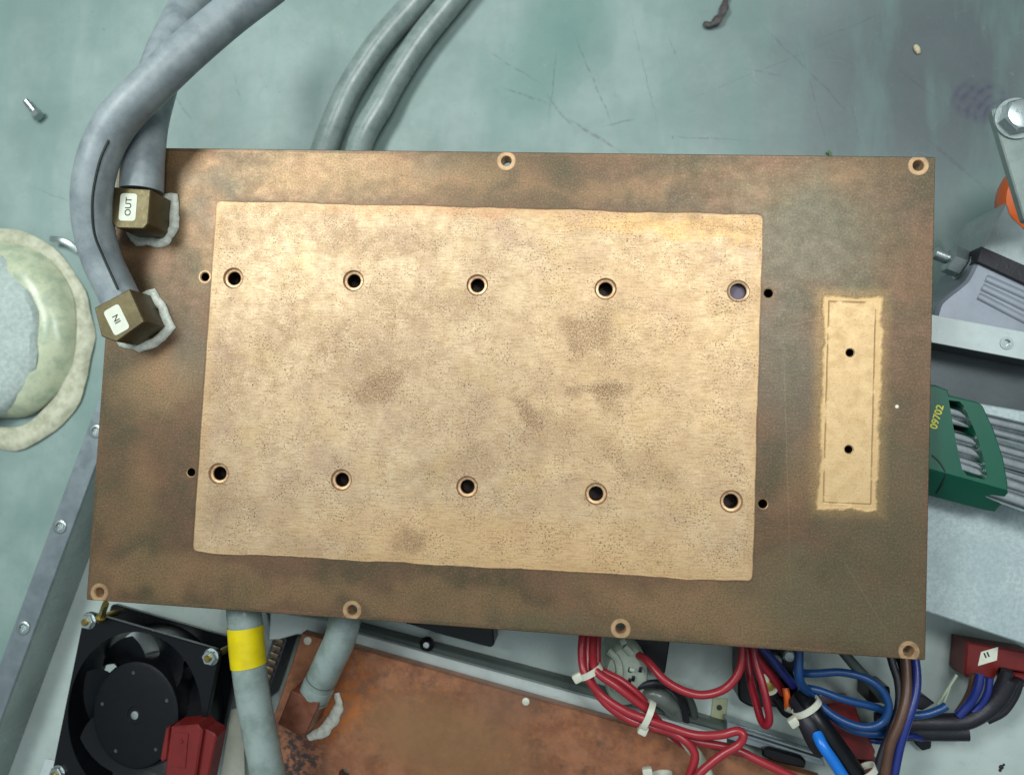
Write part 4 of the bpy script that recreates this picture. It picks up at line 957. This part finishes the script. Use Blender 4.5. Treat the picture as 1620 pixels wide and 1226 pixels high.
# vertical bundle
for (nm, lb, l, r, mt) in [('black_cable', 'black cable leftmost of the four running down from the plate corner', [(1404, 1020, -52), (1412, 1050, -50), (1421, 1080, -48), (1422, 1115, -46), (1410, 1155, -44), (1394, 1195, -44), (1384, 1240, -44)], 2.0, 'blackrough'),
                          ('brown_cable', 'thick brown cable running down from the plate corner', [(1430, 1020, -52), (1434, 1060, -48), (1434, 1100, -44), (1424, 1140, -42), (1408, 1180, -42), (1398, 1240, -42)], 2.5, 'brownwire'),
                          ('yellow_green_cable', 'yellow green earth cable between the brown and the deep blue cable', [(1438, 1020, -56), (1442, 1070, -52), (1440, 1110, -48), (1427, 1155, -46), (1412, 1195, -46), (1405, 1240, -46)], 1.7, 'yellowwire'),
                          ('deep_blue_cable', 'deep blue cable rightmost of the four running down from the plate corner', [(1444, 1020, -52), (1450, 1060, -47), (1449, 1095, -44), (1438, 1135, -42), (1424, 1180, -42), (1412, 1240, -42)], 2.1, 'navywire'),
                          ('thin_black_cable', 'thin black cable hugging the leftmost black cable near the plate corner', [(1416, 1030, -58), (1426, 1060, -56), (1430, 1095, -54), (1420, 1140, -52)], 1.2, 'black')]:
    cable(nm, lb, l, r, mt)
# dark loom to red connector
cable('taped_loom', 'thick black taped loom running right behind the four cables', [(1385, 1140, -68), (1430, 1142, -66), (1480, 1142, -64), (1525, 1140, -64), (1560, 1122, -64), (1582, 1100, -62), (1596, 1072, -60)], 4.6, 'blackrough')
cable('taped_loom', 'lower black taped loom with a ragged end, behind the four cables', [(1375, 1160, -76), (1430, 1156, -74), (1480, 1156, -72), (1530, 1156, -70)], 5.0, 'blackrough')
cable('dark_lead', 'dark lead rising to the left side of the labelled red connector', [(1510, 1140, -68), (1545, 1128, -66), (1568, 1108, -64), (1586, 1082, -60), (1594, 1060, -58)], 2.8, 'blackrough')
cable('dark_lead', 'rightmost dark lead below the labelled red connector', [(1560, 1138, -68), (1586, 1124, -66), (1604, 1098, -64), (1612, 1074, -62)], 2.6, 'blackrough')
cable('brown_lead', 'brown lead at the left side of the labelled red connector', [(1514, 1128, -66), (1528, 1106, -64), (1536, 1086, -62), (1539, 1066, -60)], 1.5, 'brownwire')
cable('navy_lead', 'navy lead just right of the brown lead into the labelled red connector', [(1516, 1132, -62), (1534, 1112, -60), (1546, 1090, -58), (1551, 1066, -58)], 2.2, 'navywire')
cable('navy_lead', 'second navy lead in the middle under the labelled red connector', [(1530, 1134, -64), (1550, 1116, -62), (1562, 1096, -60), (1566, 1072, -60)], 1.8, 'navywire')
cable('brown_lead', 'brown lead lying behind the four cables at the lower end of the loom', [(1372, 1156, -64), (1395, 1160, -62), (1425, 1158, -62)], 1.8, 'brownwire')
cable('navy_lead', 'navy lead lying lowest behind the four cables', [(1376, 1170, -66), (1400, 1172, -64), (1440, 1164, -66), (1458, 1168, -70)], 1.6, 'navywire')
cable('tie_tail', 'thin translucent tie tail standing up from the end of the blue cable', [(1484, 1112, -58), (1495, 1096, -52), (1513, 1068, -46)], .7, 'palecable', 'tie tail')
cable('tie_tail', 'short second tie tail beside the long translucent one', [(1490, 1116, -58), (1496, 1104, -54), (1503, 1086, -50)], .6, 'palecable', 'tie tail')
block('black_clip', 'small black clip below the taped loom, right of the four cables', 'clip', [(1448, 1160), (1474, 1160), (1474, 1184), (1460, 1188), (1448, 1176)], -83.8, -78, 'black')
block('black_clip', 'small black clip inside the wide blue loop', 'clip', [(1376, 1084), (1408, 1086), (1410, 1112), (1374, 1112)], -83.8, -66, 'black')
block('black_clip', 'small black clip above the end of the middle blue cable', 'clip', [(1446, 1098), (1462, 1100), (1480, 1112), (1460, 1124), (1446, 1120)], -83.8, -68, 'blackrough')
block('red_block', 'dark red plastic block under the lower part of the wide blue loop', 'connector', [(1300, 1115), (1350, 1108), (1362, 1140), (1386, 1190), (1380, 1204), (1350, 1202), (1318, 1165)], -83.8, -70, 'red', .8)
block('red_block', 'dark red block at the bottom edge behind the brown cable', 'connector', [(1352, 1212), (1400, 1214), (1430, 1250), (1350, 1250)], -83.8, -66, 'red', .8)
block('black_plug', 'black rectangular plug lying on the slotted rail at the bottom', 'connector', [(1206, 1184), (1216, 1182), (1268, 1197), (1276, 1204), (1274, 1216), (1228, 1206), (1206, 1196)], -84, -68, 'black', 1.0)
# labelled red connector
lr = thing('red_connector', 'dark red connector with a white label, tucked under the raised shelf at the right edge', 'connector', P(1580, 1050, -90))
z = -66
bm = bmesh.new(); slab(bm, PP([(1530, 1016), (1640, 1034), (1640, 1066), (1600, 1060), (1582, 1056), (1574, 1074), (1530, 1072), (1526, 1066)], z), [], -83.9, z, .8); build('shell', bm, M['red'], lr)
bm = bmesh.new(); slab(bm, PP([(1604, 1064), (1640, 1068), (1640, 1080), (1612, 1090), (1602, 1084)], z - 2), [], -83.9, z - 2, .8); build('latch', bm, M['red'], lr)
bm = bmesh.new(); q = PP([(1552, 1031), (1579, 1023), (1577, 1044), (1547, 1053)], z + .1); slab(bm, q, [], z, z + .15)
c = P(1558, 1036, z + .2); e = P(1565, 1033.5, z + .2)
text_into(bm, '11', 3.2, frame(P(1561, 1036, z + .2), e - c), 1, .25, .05)
build('white_label', bm, [M['sticker'], M['ink']], lr)
# little marks on the chassis floor
FZ = TRAY
bm = bmesh.new()
for p, r in [((1584, 1213), 1.4), ((1582, 1218), .9), ((1588, 1209), .7)]: lathe(bm, Matrix.Translation(P(*p, FZ)), [(r, .02), (r * .7, .5), (0, .6)], 9)
o = build('metal_shavings', bm, M['blackrough'], None, P(1584, 1213, FZ)); setp(o, 'few dark specks on the white chassis floor at the lower right', 'debris'); o['kind'] = 'stuff'
